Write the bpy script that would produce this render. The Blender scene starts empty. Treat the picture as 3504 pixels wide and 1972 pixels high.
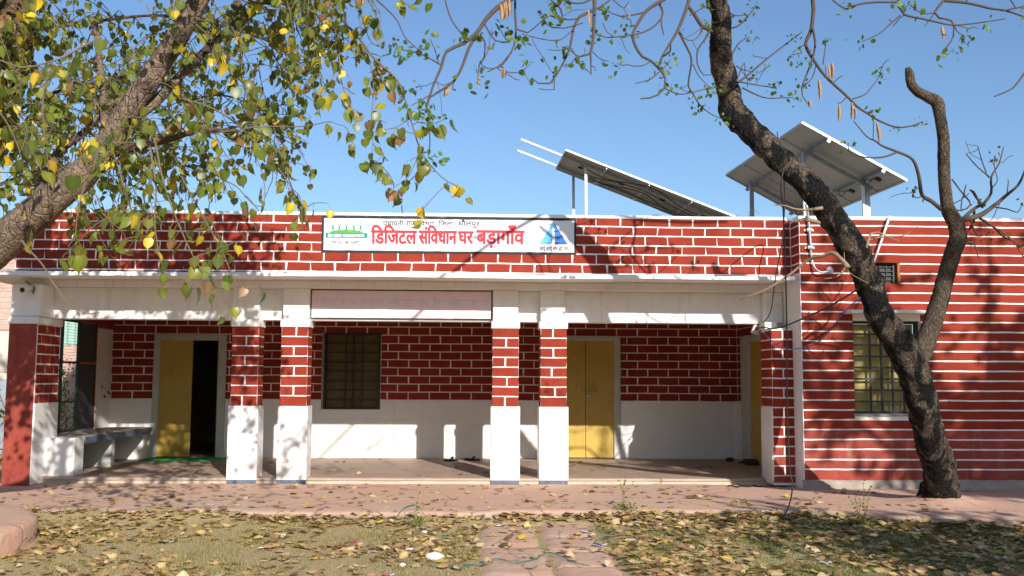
import bpy, bmesh, math, random
import numpy as np
from mathutils import Vector, Matrix, noise as mnoise
random.seed(7); RNG = np.random.default_rng(11)
SC = bpy.context.scene
COL = SC.collection
rad = math.radians

# ------------------------------------------------------------------ camera
CAM_LOC = Vector((0.0, -14.2, 1.36)); YAW, PITCH, ROLL = 2.08, 5.35, 0.31
LENS, SENSOR = 35.0, 36.0
cam_d = bpy.data.cameras.new('camera'); cam = bpy.data.objects.new('camera', cam_d); COL.objects.link(cam)
cam_d.lens = LENS; cam_d.sensor_width = SENSOR; cam_d.clip_start = 0.1; cam_d.clip_end = 2000
cam_d.dof.use_dof = True; cam_d.dof.focus_distance = 12.8; cam_d.dof.aperture_fstop = 2.6
RM = Matrix.Rotation(-rad(YAW), 3, 'Z') @ Matrix.Rotation(rad(90 + PITCH), 3, 'X') @ Matrix.Rotation(rad(ROLL), 3, 'Z')
cam.matrix_world = Matrix.Translation(CAM_LOC) @ RM.to_4x4()
SC.camera = cam
# ------------------------------------------------------------------ world, sun, exposure
TO_SUN = Vector((0.355, -1.0, 0.475)).normalized()
world = bpy.data.worlds.new('World'); SC.world = world; world.use_nodes = True
wn = world.node_tree; bg = wn.nodes['Background']
sky = wn.nodes.new('ShaderNodeTexSky'); sky.sky_type = 'NISHITA'; sky.sun_disc = False
sky.sun_elevation = math.asin(TO_SUN.z); sky.sun_rotation = math.atan2(TO_SUN.x, TO_SUN.y)
sky.air_density = 1.0; sky.dust_density = 1.0; sky.ozone_density = 2.2; sky.altitude = 150
tint = wn.nodes.new('ShaderNodeMix'); tint.data_type = 'RGBA'; tint.blend_type = 'MULTIPLY'; tint.inputs[0].default_value = 1.0; tint.inputs[7].default_value = (.82, .94, 1.06, 1)
wn.links.new(sky.outputs[0], tint.inputs[6]); wn.links.new(tint.outputs[2], bg.inputs[0]); bg.inputs[1].default_value = 0.115
sun_d = bpy.data.lights.new('sun', 'SUN'); sun_d.energy = 5.0; sun_d.angle = rad(0.53); sun_d.color = (1.0, 0.955, 0.89)
sun = bpy.data.objects.new('sun', sun_d); COL.objects.link(sun)
sun.rotation_euler = TO_SUN.to_track_quat('Z', 'Y').to_euler(); sun.location = (5, -20, 14)
SC.view_settings.view_transform = 'Standard'; SC.view_settings.look = 'None'
SC.view_settings.exposure = 0.33; SC.view_settings.gamma = 1.0; SC.view_settings.use_curve_mapping = False
SC.render.engine = 'CYCLES'; SC.cycles.max_bounces = 8; SC.cycles.diffuse_bounces = 5; SC.cycles.use_denoising = True
SC.cycles.caustics_reflective = False; SC.cycles.caustics_refractive = False

# ------------------------------------------------------------------ survey: turn a point of the photograph into a point on a known plane
FPX = LENS / SENSOR * 3504
def ray(px, py): return RM @ Vector(((px - 1752) / FPX, -(py - 986) / FPX, -1.0))
def aty(px, py, Y):
    d = ray(px, py); return CAM_LOC + d * ((Y - CAM_LOC.y) / d.y)
def atz(px, py, Z):
    d = ray(px, py); return CAM_LOC + d * ((Z - CAM_LOC.z) / d.z)
V = 1.3603
def crop(x0, y0, s): return lambda x, y, Y: aty(x0 + x / s, y0 + y / s, Y)
C1 = crop(0, 0, 2.589); C2 = crop(850, 0, 2.0133); C3 = crop(1700, 0, 1.9078); C4 = crop(2450, 0, 1.8586); C5 = crop(0, 500, 2.417)
C6 = crop(2550, 700, 2.417)

# ------------------------------------------------------------------ materials
def new_mat(name):
    m = bpy.data.materials.new(name); m.use_nodes = True
    nt = m.node_tree; return m, nt, nt.nodes['Principled BSDF']
def N(nt, t, **kw):
    n = nt.nodes.new(t)
    for k, v in kw.items(): setattr(n, k, v)
    return n
def mixcol(nt, fac, a, b, blend='MIX'):
    n = nt.nodes.new('ShaderNodeMix'); n.data_type = 'RGBA'; n.blend_type = blend
    for i, v in ((0, fac), (6, a), (7, b)):
        if hasattr(v, 'is_output'): nt.links.new(v, n.inputs[i])
        elif i == 0: n.inputs[0].default_value = v
        else: n.inputs[i].default_value = (*v, 1) if len(v) == 3 else v
    return n.outputs[2]
def noise(nt, scale, detail=4, rough=.55, vec=None, dist=0):
    n = nt.nodes.new('ShaderNodeTexNoise'); n.inputs['Scale'].default_value = scale
    n.inputs['Detail'].default_value = detail; n.inputs['Roughness'].default_value = rough; n.inputs['Distortion'].default_value = dist
    if vec is None:
        g = nt.nodes.get('OBJC')
        if not g: g = nt.nodes.new('ShaderNodeTexCoord'); g.name = 'OBJC'
        vec = g.outputs['Object']
    nt.links.new(vec, n.inputs['Vector']); return n.outputs[0]
def ramp(nt, fac, stops):
    r = nt.nodes.new('ShaderNodeValToRGB'); e = r.color_ramp.elements
    while len(e) < len(stops): e.new(0.5)
    for i, (p, c) in enumerate(stops):
        e[i].position = p; e[i].color = (*c, 1) if hasattr(c, '__len__') else (c, c, c, 1)
    nt.links.new(fac, r.inputs[0]); return r.outputs[0]
def bump(nt, bs, h, strength, dist=.01):
    b = nt.nodes.new('ShaderNodeBump'); b.inputs['Strength'].default_value = strength; b.inputs['Distance'].default_value = dist
    nt.links.new(h, b.inputs['Height']); nt.links.new(b.outputs[0], bs.inputs['Normal'])
def paint(name, col, rough=.75, var=.12, stain=(.35, .28, .2), stain_amt=.25, scale=3.0, bmp=.25, spec=.3, metal=0.0, streak=0.):
    m, nt, bs = new_mat(name)
    a = noise(nt, scale, 6, .6); b = noise(nt, scale * 9, 4, .6); c = noise(nt, 1.3 * scale, 8, .68, dist=.6)
    lo = tuple(max(0, v * (1 - var)) for v in col); hi = tuple(min(.95, v * (1 + var)) for v in col)
    base = mixcol(nt, ramp(nt, a, [(.3, 0.0), (.7, 1.0)]), lo, hi)
    st = ramp(nt, c, [(.56, 0.0), (.78, stain_amt)])
    base = mixcol(nt, st, base, tuple(stain))
    if streak:   # rain streaks and hand-applied paint laps
        mp = N(nt, 'ShaderNodeMapping'); nt.links.new(nt.nodes['OBJC'].outputs['Object'], mp.inputs[0]); mp.inputs['Scale'].default_value = (7, 7, .55)
        base = mixcol(nt, ramp(nt, noise(nt, 1.6, 6, .65, mp.outputs[0]), [(.55, 0.0), (.74, streak)]), base, tuple(stain))
        base = mixcol(nt, ramp(nt, noise(nt, 55, 3, .6), [(.66, 0.0), (.74, streak * .9)]), base, tuple(min(.9, v * .5 + .28) for v in col))
    nt.links.new(base, bs.inputs['Base Color']); bs.inputs['Roughness'].default_value = rough
    bs.inputs['Specular IOR Level'].default_value = spec; bs.inputs['Metallic'].default_value = metal
    if bmp: bump(nt, bs, b, bmp, .006)
    return m
def flat(name, col, rough=.6, metal=0, spec=.4):
    m, nt, bs = new_mat(name)
    n = noise(nt, 22, 5, .6)
    nt.links.new(mixcol(nt, ramp(nt, n, [(.3, 0.), (.7, 1.)]), tuple(v * .85 for v in col), tuple(min(.95, v * 1.12) for v in col)), bs.inputs['Base Color'])
    bs.inputs['Roughness'].default_value = rough; bs.inputs['Metallic'].default_value = metal; bs.inputs['Specular IOR Level'].default_value = spec
    return m
M = {}
M['white'] = paint('white_limewash', (.82, .81, .80), .85, .06, (.50, .42, .36), .5, 1.7, .5, streak=.4)
M['line'] = paint('white_line_paint', (.83, .81, .78), .8, .04, (.5, .4, .34), .2, 5, .3)
M['red'] = paint('brick_red_paint', (.255, .036, .020), .8, .22, (.16, .034, .027), .65, 2.0, .5, .08, streak=.4)
M['redlow'] = paint('brick_red_paint_scuffed', (.28, .047, .03), .8, .2, (.42, .22, .17), .45, 5.5, .4, streak=.35)
M['tile'] = paint('white_glazed_tile', (.80, .78, .75), .3, .04, (.52, .45, .36), .35, 2.6, .05, .5)
M['jamb'] = paint('pale_grey_green_paint', (.52, .53, .49), .7, .1, (.3, .27, .2), .5, 4, .3)
M['yellow'] = paint('mustard_door_paint', (.50, .33, .055), .5, .08, (.32, .2, .05), .5, 3, .1, .45)
M['shutter'] = paint('mustard_shutter_paint', (.38, .30, .10), .6, .15, (.16, .12, .05), .6, 5, .1)
M['oldshutter'] = paint('brown_varnished_shutter', (.15, .11, .035), .6, .2, (.08, .06, .03), .6, 5, .1)
M['black'] = flat('black_iron_paint', (.018, .02, .024), .5)
M['blackborder'] = paint('black_border_paint', (.025, .028, .03), .7, .3, (.1, .1, .1), .3, 8, .2)
M['floor'] = paint('porch_cement', (.40, .285, .215), .55, .14, (.5, .4, .32), .4, 1.8, .3, .4)
M['riser'] = paint('step_cement', (.50, .42, .33), .85, .12, (.36, .28, .22), .4, 4, .5)
M['bluegrey'] = paint('old_blue_grey_paint', (.11, .14, .19), .75, .2, (.3, .25, .2), .4, 9, .4)
M['concrete'] = paint('bare_concrete', (.33, .275, .22), .92, .2, (.25, .2, .16), .5, 6, .9)
M['signwhite'] = paint('sign_white_paint', (.77, .75, .79), .7, .02, (.6, .58, .6), .15, 4, .15)
M['signred'] = flat('sign_red_paint', (.66, .028, .04), .65)
M['signink'] = flat('sign_black_ink', (.02, .02, .022), .7)
M['signgreen'] = flat('sign_green_paint', (.0, .26, .18), .65)
M['signgrass'] = flat('sign_light_green_paint', (.12, .36, .03), .65)
M['lightblue'] = flat('sign_light_blue_paint', (.10, .42, .72), .6)
M['darkblue'] = flat('sign_dark_blue_paint', (.015, .13, .48), .6)
M['galv'] = paint('galvanised_steel', (.33, .35, .37), .5, .2, (.35, .36, .36), .4, 9, .1, .5, .7)
M['alu'] = flat('anodised_aluminium', (.55, .55, .56), .5, .4)
M['backsheet'] = paint('panel_backsheet', (.46, .44, .42), .6, .1, (.38, .33, .28), .6, 1.2, .05)
M['cell'] = flat('solar_cell_glass', (.012, .016, .05), .12)
M['plasticblack'] = flat('black_plastic', (.015, .015, .016), .5)
M['plasticwhite'] = flat('white_plastic', (.75, .75, .74), .4)
M['pvc'] = paint('grey_pvc_pipe', (.55, .55, .54), .5, .08, (.35, .3, .28), .4, 8, .05)
M['orange'] = flat('orange_paint', (.36, .11, .015), .7)
M['mat'] = paint('green_mat', (.03, .36, .10), .95, .2, (.02, .12, .03), .5, 20, .6)

def bark_mat(name, dark, mid, light, scale, strength=1.0, stretch=1.0, char=.5):
    m, nt, bs = new_mat(name)
    tc = N(nt, 'ShaderNodeTexCoord'); mp = N(nt, 'ShaderNodeMapping'); nt.links.new(tc.outputs['Object'], mp.inputs[0])
    mp.inputs['Scale'].default_value = (1, 1, stretch)
    big = noise(nt, scale * .22, 6, .62, mp.outputs[0], .8); fine = noise(nt, scale * 2.2, 8, .7, mp.outputs[0], .4); med = noise(nt, scale, 6, .65, mp.outputs[0], 1.2)
    vo = N(nt, 'ShaderNodeTexVoronoi'); vo.feature = 'DISTANCE_TO_EDGE'; vo.inputs['Scale'].default_value = scale * 1.1; nt.links.new(mp.outputs[0], vo.inputs['Vector'])
    c = ramp(nt, fine, [(.28, tuple(v * .5 for v in mid)), (.5, mid), (.72, light)])
    c = mixcol(nt, ramp(nt, med, [(.40, 1.0), (.60, 0.0)]), c, tuple(v * .6 for v in mid))
    k = ramp(nt, big, [(char - .05, 1.0), (char + .05, 0.0)])
    cd = ramp(nt, fine, [(.35, tuple(v * .5 for v in dark)), (.7, tuple(min(1, v * 2.2) for v in dark))])
    c = mixcol(nt, k, c, cd)
    nt.links.new(c, bs.inputs['Base Color']); bs.inputs['Roughness'].default_value = .9; bs.inputs['Specular IOR Level'].default_value = .15
    ad = N(nt, 'ShaderNodeMath', operation='ADD'); nt.links.new(med, ad.inputs[0]); nt.links.new(ramp(nt, vo.outputs[0], [(0, 0.), (.12, .6)]), ad.inputs[1])
    ad2 = N(nt, 'ShaderNodeMath', operation='ADD'); nt.links.new(ad.outputs[0], ad2.inputs[0]); nt.links.new(fine, ad2.inputs[1])
    bump(nt, bs, ad2.outputs[0], strength, .035)
    return m
M['charbark'] = bark_mat('scorched_bark', (.013, .0125, .012), (.17, .13, .098), (.47, .375, .285), 24, 1.0, .6, .52)
M['stubbark'] = bark_mat('weathered_bark', (.035, .03, .026), (.15, .11, .078), (.30, .23, .17), 24, .8, .5, .42)
M['peepalbark'] = bark_mat('pale_peepal_bark', (.07, .05, .038), (.27, .19, .135), (.44, .34, .26), 16, .8, .8, .42)
M['redbark'] = bark_mat('brown_peepal_bark', (.06, .035, .022), (.20, .115, .07), (.30, .2, .14), 18, .8, .8, .42)
M['twig'] = flat('twig_bark', (.16, .115, .08), .9)
M['twigdark'] = flat('dark_twig_bark', (.085, .06, .045), .9)
M['twigtan'] = flat('tan_dry_twig', (.27, .19, .115), .85)

def leaf_mat(name, trans=.4, rough=.45):
    m, nt, bs = new_mat(name)
    at = N(nt, 'ShaderNodeAttribute'); at.attribute_name = 'col'
    n = noise(nt, 45, 4, .6)
    c = mixcol(nt, ramp(nt, n, [(.35, 0.), (.75, .35)]), at.outputs['Color'], (.2, .14, .03), 'MIX')
    nt.links.new(c, bs.inputs['Base Color']); bs.inputs['Roughness'].default_value = rough; bs.inputs['Specular IOR Level'].default_value = .45
    tr = N(nt, 'ShaderNodeBsdfTranslucent'); br = N(nt, 'ShaderNodeMix'); nt.links.new(mixcol(nt, .5, c, (.35, .42, .03)), tr.inputs[0])
    mx = N(nt, 'ShaderNodeMixShader'); mx.inputs[0].default_value = trans
    nt.links.new(bs.outputs[0], mx.inputs[1]); nt.links.new(tr.outputs[0], mx.inputs[2])
    nt.links.new(mx.outputs[0], nt.nodes['Material Output'].inputs[0]); nt.nodes.remove(br)
    return m
M['leaf'] = leaf_mat('peepal_leaf', .35, .38)
M['dryleaf'] = leaf_mat('dry_leaf', .12, .75)
M['tuft'] = leaf_mat('young_leaf', .4, .5)
M['grass'] = leaf_mat('grass_blade', .3, .7)
M['pod'] = flat('dry_seed_pod', (.36, .21, .10), .7)

# ------------------------------------------------------------------ object helpers
def wloc(o): return o.location.copy() if o.type == 'EMPTY' else Vector((0, 0, 0))
def tag(o, label=None, cat=None, group=None, kind=None):
    if label: o['label'] = label
    if cat: o['category'] = cat
    if group: o['group'] = group
    if kind: o['kind'] = kind
    return o
def thing(name, loc, label, cat, group=None):
    o = bpy.data.objects.new(name, None); COL.objects.link(o); o.location = loc; o.empty_display_size = .2
    return tag(o, label, cat, group)
def link(name, me, parent=None, mat=None, matrix=None):
    o = bpy.data.objects.new(name, me); COL.objects.link(o)
    if mat is not None and len(me.materials) == 0: me.materials.append(mat)
    if matrix is not None: o.matrix_basis = matrix
    if parent is not None:
        o.parent = parent; o.matrix_parent_inverse = Matrix.Translation(-wloc(parent))
    return o
class MB:
    def __init__(s): s.v = []; s.f = []
    def quad(s, a, b, c, d):
        i = len(s.v); s.v += [tuple(a), tuple(b), tuple(c), tuple(d)]; s.f.append((i, i + 1, i + 2, i + 3)); return s
    def poly(s, pts):
        i = len(s.v); s.v += [tuple(p) for p in pts]; s.f.append(tuple(range(i, i + len(pts)))); return s
    def box(s, x0, x1, y0, y1, z0, z1):
        i = len(s.v)
        s.v += [(x0, y0, z0), (x1, y0, z0), (x1, y1, z0), (x0, y1, z0), (x0, y0, z1), (x1, y0, z1), (x1, y1, z1), (x0, y1, z1)]
        s.f += [tuple(i + k for k in q) for q in ((0, 3, 2, 1), (4, 5, 6, 7), (0, 1, 5, 4), (1, 2, 6, 5), (2, 3, 7, 6), (3, 0, 4, 7))]; return s
    def bar(s, p, q, w, h=None, up=(0, 0, 1)):
        h = h or w; p = Vector(p); q = Vector(q); d = (q - p).normalized(); u = Vector(up)
        if abs(d.dot(u)) > .95: u = Vector((0, 1, 0))
        a = d.cross(u).normalized() * (w / 2); b = a.cross(d).normalized() * (h / 2); i = len(s.v)
        for c in (p, q):
            for sa, sb in ((-1, -1), (1, -1), (1, 1), (-1, 1)): s.v.append(tuple(c + a * sa + b * sb))
        s.f += [tuple(i + k for k in qd) for qd in ((0, 1, 2, 3), (7, 6, 5, 4), (0, 4, 5, 1), (1, 5, 6, 2), (2, 6, 7, 3), (3, 7, 4, 0))]; return s
    def tube(s, pts, r, n=8, amp=0., nscale=6., ds=None, cap=True):
        """tapered tube along pts (radius list), smooth resample, noise-displaced bark"""
        P, R = resample(pts, r, ds) if ds else ([Vector(p) for p in pts], list(r) if hasattr(r, '__len__') else [r] * len(pts))
        t0 = (P[1] - P[0]).normalized(); u = t0.orthogonal().normalized(); i0 = len(s.v)
        for k, p in enumerate(P):
            t = (P[min(k + 1, len(P) - 1)] - P[max(k - 1, 0)])
            t = t.normalized() if t.length > 1e-9 else t0
            u = (u - t * u.dot(t)); u = u.normalized() if u.length > 1e-6 else t.orthogonal().normalized(); w = t.cross(u)
            for j in range(n):
                a = 2 * math.pi * j / n; dr = u * math.cos(a) + w * math.sin(a); rr = R[k]
                if amp:
                    q = p + dr * rr
                    rr *= 1 + amp * (mnoise.noise(q * nscale) + .5 * mnoise.noise(q * nscale * 3.1) + .3 * mnoise.noise(q * nscale * 8))
                s.v.append(tuple(p + dr * rr))
        for k in range(len(P) - 1):
            for j in range(n):
                a = i0 + k * n + j; b = i0 + k * n + (j + 1) % n; s.f.append((a, b, b + n, a + n))
        if cap: s.f.append(tuple(i0 + j for j in range(n))[::-1]); e = i0 + (len(P) - 1) * n; s.f.append(tuple(e + j for j in range(n)))
        return s
    def mesh(s, name, smooth=False):
        me = bpy.data.meshes.new(name); me.from_pydata(s.v, [], s.f); me.update()
        if smooth: me.polygons.foreach_set('use_smooth', [True] * len(me.polygons))
        return me
    def build(s, name, mat, parent=None, smooth=False): return link(name, s.mesh(name, smooth), parent, M[mat] if isinstance(mat, str) else mat)
def resample(pts, r, ds):
    P = [Vector(p) for p in pts]; R = list(r) if hasattr(r, '__len__') else [r] * len(P)
    outP, outR = [], []
    for k in range(len(P) - 1):
        p0 = P[k - 1] if k else P[0] * 2 - P[1]; p1, p2 = P[k], P[k + 1]; p3 = P[k + 2] if k + 2 < len(P) else P[k + 1] * 2 - P[k]
        n = max(1, int((p2 - p1).length / ds))
        for j in range(n):
            t = j / n
            q = .5 * ((2 * p1) + (p2 - p0) * t + (2 * p0 - 5 * p1 + 4 * p2 - p3) * t * t + (3 * p1 - p0 - 3 * p2 + p3) * t ** 3)
            outP.append(q); outR.append(R[k] * (1 - t) + R[k + 1] * t)
    outP.append(P[-1]); outR.append(R[-1]); return outP, outR
def bevel(o, w=.01, seg=2):
    b = o.modifiers.new('bevel', 'BEVEL'); b.width = w; b.segments = seg; b.limit_method = 'ANGLE'; return o
J = lambda a: random.uniform(-a, a)

def wall_mesh(x0, x1, z0, z1, Y, th, holes):
    """wall in the plane y=Y (front) with real openings; holes = (x0,x1,z0,z1)"""
    xs = sorted({x0, x1, *[h[0] for h in holes], *[h[1] for h in holes]}); zs = sorted({z0, z1, *[h[2] for h in holes], *[h[3] for h in holes]})
    m = MB()
    for i in range(len(xs) - 1):
        for k in range(len(zs) - 1):
            cx, cz = (xs[i] + xs[i + 1]) / 2, (zs[k] + zs[k + 1]) / 2
            if any(h[0] < cx < h[1] and h[2] < cz < h[3] for h in holes): continue
            a, b, c, d = xs[i], xs[i + 1], zs[k], zs[k + 1]
            m.quad((a, Y, c), (b, Y, c), (b, Y, d), (a, Y, d)); m.quad((b, Y + th, c), (a, Y + th, c), (a, Y + th, d), (b, Y + th, d))
    for h in holes:
        a, b, c, d = h
        m.quad((a, Y, c), (a, Y, d), (a, Y + th, d), (a, Y + th, c)); m.quad((b, Y, d), (b, Y, c), (b, Y + th, c), (b, Y + th, d))
        m.quad((a, Y, d), (b, Y, d), (b, Y + th, d), (a, Y + th, d)); m.quad((b, Y, c), (a, Y, c), (a, Y + th, c), (b, Y + th, c))
    a, b = x0, x1
    m.quad((a, Y, z1), (b, Y, z1), (b, Y + th, z1), (a, Y + th, z1)); m.quad((a, Y + th, z0), (a, Y + th, z1), (a, Y, z1), (a, Y, z0)); m.quad((b, Y, z0), (b, Y, z1), (b, Y + th, z1), (b, Y + th, z0))
    return m
def brick(parent, a0, a1, z0, z1, plane, axis='Y', mat='red', proud=.004, jit=.004, name='brick', step=.12, lean=0.):
    """one hand-painted brick: slightly wavy outline, a few mm proud of the white ground; axis Y: face towards -y; X-: face towards -x; X+: towards +x"""
    n = max(1, int(abs(a1 - a0) / step)); jw = jit
    bot = [(a0 + (a1 - a0) * k / n + (J(jw) if k in (0, n) else 0), z0 + J(jw * .7)) for k in range(n + 1)]
    top = [(a0 + (a1 - a0) * k / n + (J(jw) + lean if k in (0, n) else 0), z1 + J(jw * .7)) for k in range(n + 1)]
    def wave(a, z): return z + .005 * mnoise.noise(Vector((a * .8, z * 1.3, 2.))) + .0025 * mnoise.noise(Vector((a * 3.1, z * 1.3, 5.)))
    if axis == 'Y': bot = [(a, wave(a, z)) for a, z in bot]; top = [(a, wave(a, z)) for a, z in top]
    ring = bot + top[::-1]; m = MB()
    def P(a, z, d):
        if axis == 'Y': return (a, plane - d, z)
        if axis == 'X-': return (plane - d, a, z)
        return (plane + d, a, z)
    i = len(ring); m.v = [P(a, z, proud) for a, z in ring] + [P(a, z, 0.) for a, z in ring]
    m.f.append(tuple(range(i)) if axis != 'X-' else tuple(range(i))[::-1])
    for k in range(i): q = (k, i + k, i + (k + 1) % i, (k + 1) % i); m.f.append(q if axis != 'X-' else q[::-1])
    return m.build(name, mat, parent)


# ================================================================== THE SETTING: ground, pavement, path
def ground_mat():
    m, nt, bs = new_mat('dry_lawn_earth')
    a = noise(nt, .55, 7, .62, dist=.5); b = noise(nt, 3.2, 8, .66); f = noise(nt, 60, 6, .7); g = noise(nt, 240, 3, .7)
    earth = ramp(nt, f, [(.25, (.36, .25, .145)), (.5, (.56, .40, .235)), (.78, (.68, .51, .33))])
    green = ramp(nt, g, [(.3, (.33, .25, .105)), (.7, (.52, .41, .21))])
    sep = N(nt, 'ShaderNodeSeparateXYZ'); nt.links.new(nt.nodes['OBJC'].outputs['Object'], sep.inputs[0])
    ad = N(nt, 'ShaderNodeMath', operation='ADD'); nt.links.new(a, ad.inputs[0]); nt.links.new(b, ad.inputs[1])
    c = mixcol(nt, ramp(nt, ad.outputs[0], [(.46, 0.0), (.68, .65)]), earth, green)
    nt.links.new(c, bs.inputs['Base Color']); bs.inputs['Roughness'].default_value = .95; bs.inputs['Specular IOR Level'].default_value = .1
    bump(nt, bs, f, .8, .02); return m
M['ground'] = ground_mat()
FRONT = [(-9, -2.78), (-5, -2.78), (-2.62, -2.76), (-2.55, -2.88), (-1, -2.92), (.22, -2.95), (.34, -2.80), (1.4, -2.78), (2.3, -2.75), (3.2, -2.72), (3.85, -2.74), (4.25, -2.95), (4.7, -3.32), (5.7, -3.72), (7, -3.85), (10, -3.95)]
def yfront(x):
    for (a, b), (c, d) in zip(FRONT, FRONT[1:]):
        if a <= x <= c: return b + (d - b) * (x - a) / (c - a)
    return FRONT[-1][1]
def gz0(x, y): return -.205 + .018 * mnoise.noise(Vector((x * .8, y * .8, 0))) + .008 * mnoise.noise(Vector((x * 4, y * 4, 3)))
def gz(x, y):   # soil has built up against the pavement edge
    d = max(0., yfront(x) - y); up = .095 if x < -2.6 else .055 if x < .3 else .075
    return gz0(x, y) + up * math.exp(-(d / .33) ** 1.3) * (1 + .35 * mnoise.noise(Vector((x * 2.2, y * 2.2, 9)))) * (0. if y > 0 else 1.) - (.05 if .03 < x < 1.26 and y < -3.2 else 0.)
# fine patch where it is seen, big sheet to the horizon, one mesh
m = MB(); xs = np.concatenate([[-900, -300, -100, -40, -20, -14], np.arange(-9, 9.01, .12), [14, 20, 40, 100, 300, 900]]); ys = np.concatenate([[-900, -300, -100, -40, -25, -16], np.arange(-9, -2.0, .09), [1, 6, 14, 30, 80, 300, 1200]])
for y in ys:
    for x in xs: m.v.append((float(x), float(y), gz(x, y) if abs(x) < 12 and -12 < y < 0 else -.22))
nx = len(xs)
for j in range(len(ys) - 1):
    for i in range(nx - 1): a = j * nx + i; m.f.append((a, a + 1, a + 1 + nx, a + nx))
tag(m.build('ground', 'ground', None, True), kind='structure')

def pave_mat():
    m, nt, bs = new_mat('pink_cement')
    a = noise(nt, 1.1, 7, .65, dist=.4); b = noise(nt, 7, 7, .7); f = noise(nt, 70, 5, .7)
    c = ramp(nt, a, [(.3, (.63, .345, .24)), (.5, (.60, .375, .265)), (.7, (.56, .40, .30))])
    c = mixcol(nt, ramp(nt, b, [(.5, 0.), (.72, .6)]), c, (.52, .40, .31))
    c = mixcol(nt, ramp(nt, b, [(.25, .5), (.42, 0.)]), c, (.70, .33, .225))
    c = mixcol(nt, ramp(nt, f, [(.3, .35), (.5, 0.)]), c, (.40, .28, .21))
    tc = nt.nodes['OBJC']; mp = N(nt, 'ShaderNodeMixRGB'); mp.blend_type = 'ADD'; mp.inputs[0].default_value = .35; nt.links.new(tc.outputs['Object'], mp.inputs[1])
    nz = N(nt, 'ShaderNodeTexNoise'); nz.inputs['Scale'].default_value = 3.; nt.links.new(tc.outputs['Object'], nz.inputs['Vector']); nt.links.new(nz.outputs['Color'], mp.inputs[2])
    vo = N(nt, 'ShaderNodeTexVoronoi'); vo.feature = 'DISTANCE_TO_EDGE'; vo.inputs['Scale'].default_value = .8; nt.links.new(mp.outputs[0], vo.inputs['Vector'])
    c = mixcol(nt, ramp(nt, vo.outputs[0], [(.004, .75), (.012, 0.)]), c, (.2, .13, .09))
    d = noise(nt, 2.3, 8, .72, dist=1.2); c = mixcol(nt, ramp(nt, d, [(.52, 0.), (.68, .55)]), c, (.52, .39, .285)); c = mixcol(nt, ramp(nt, d, [(.3, .55), (.42, 0.)]), c, (.42, .27, .20))
    nt.links.new(c, bs.inputs['Base Color']); bs.inputs['Roughness'].default_value = .9; bs.inputs['Specular IOR Level'].default_value = .15
    bump(nt, bs, b, .8, .03); return m
M['pave'] = pave_mat()
M['edge'] = paint('broken_cement_edge', (.36, .28, .20), .95, .2, (.5, .3, .22), .6, 5, 1.0)
def pz(x, y):
    z = -.082 + .006 * y + .010 * mnoise.noise(Vector((x * .9, y * .9, 7))) + .004 * mnoise.noise(Vector((x * 5, y * 5, 1)))
    z += .11 * math.exp(-((x - 5.66) ** 2 + (y + 2.2) ** 2) / .14) * (1 + .4 * mnoise.noise(Vector((x * 7, y * 7, 3))))
    if x > 3.6: z += .03 * min(1, (x - 3.6) / 1.2)
    return z
m = MB(); X = np.arange(-9, 9.6, .05); T = np.linspace(0, 1, 26); nt_ = len(T) + 2
for x in X:
    x = float(x); e = yfront(x) + .05 * mnoise.noise(Vector((x * 2.3, 0, 0))) + .03 * mnoise.noise(Vector((x * 8, 0, 5))) + .02 * mnoise.noise(Vector((x * 23, 0, 5))); back = .05
    for t in T:
        y = back + (e - back) * float(t); z = pz(x, y)
        if t == 1: z -= .02 + .012 * mnoise.noise(Vector((x * 17, 3, 5)))
        m.v.append((x, y, z))
    lean = .02 + .05 * max(0, mnoise.noise(Vector((x * 2.1, 2, 2))))
    und = -.06 if -2.5 < x < .2 else 0.
    m.v.append((x, e - .012 + .02 * mnoise.noise(Vector((x * 19, 7, 5))), pz(x, e) - .045)); m.v.append((x, e - lean * (1 if und == 0 else 0) - und + .02 * mnoise.noise(Vector((x * 13, 1, 5))), -.30))
for i in range(len(X) - 1):
    for j in range(nt_ - 1): a = i * nt_ + j; m.f.append((a, a + 1, a + 1 + nt_, a + nt_))
o = tag(m.build('pavement', 'pave', None, True), kind='structure'); o.data.materials.append(M['edge'])
o.data.polygons.foreach_set('material_index', [1 if (k % (nt_ - 1)) >= nt_ - 3 else 0 for k in range(len(o.data.polygons))])

path = MB(); path.box(.02, 1.26, -9, -3.05, -.34, -.212)
path = tag(path.build('path', 'ground'), kind='structure')
for (x0, x1, ys_) in ((.05, .667, [-3.1, -4.62, -6.1, -7.6, -9]), (.68, 1.235, [-3.1, -4.05, -4.86, -5.66, -6.5, -7.4, -8.2, -9])):
    for y1, y0 in zip(ys_, ys_[1:]):
        b = MB(); nx_, ny_ = 9, 13; zt = -.187 + J(.005); tl = J(.006); w0, w1 = x0 + J(.015), x1 + J(.02)
        for i in range(nx_):
            for j in range(ny_):
                u, v = i / (nx_ - 1), j / (ny_ - 1); ed = i in (0, nx_ - 1) or j in (0, ny_ - 1); x = w0 + (w1 - w0) * u; y = y0 + .007 + (y1 - y0 - .014) * v
                b.v.append((x + (J(.012) if ed else 0), y + (J(.010) if ed else 0), zt + tl * (u - .5) + .006 * mnoise.noise(Vector((x * 4, y * 4, 2))) - (.03 if ed else 0)))
        for i in range(nx_ - 1):
            for j in range(ny_ - 1): a = i * ny_ + j; b.f.append((a, a + ny_, a + ny_ + 1, a + 1))
        b.build('paving_slab', 'pave', path, True)

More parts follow.
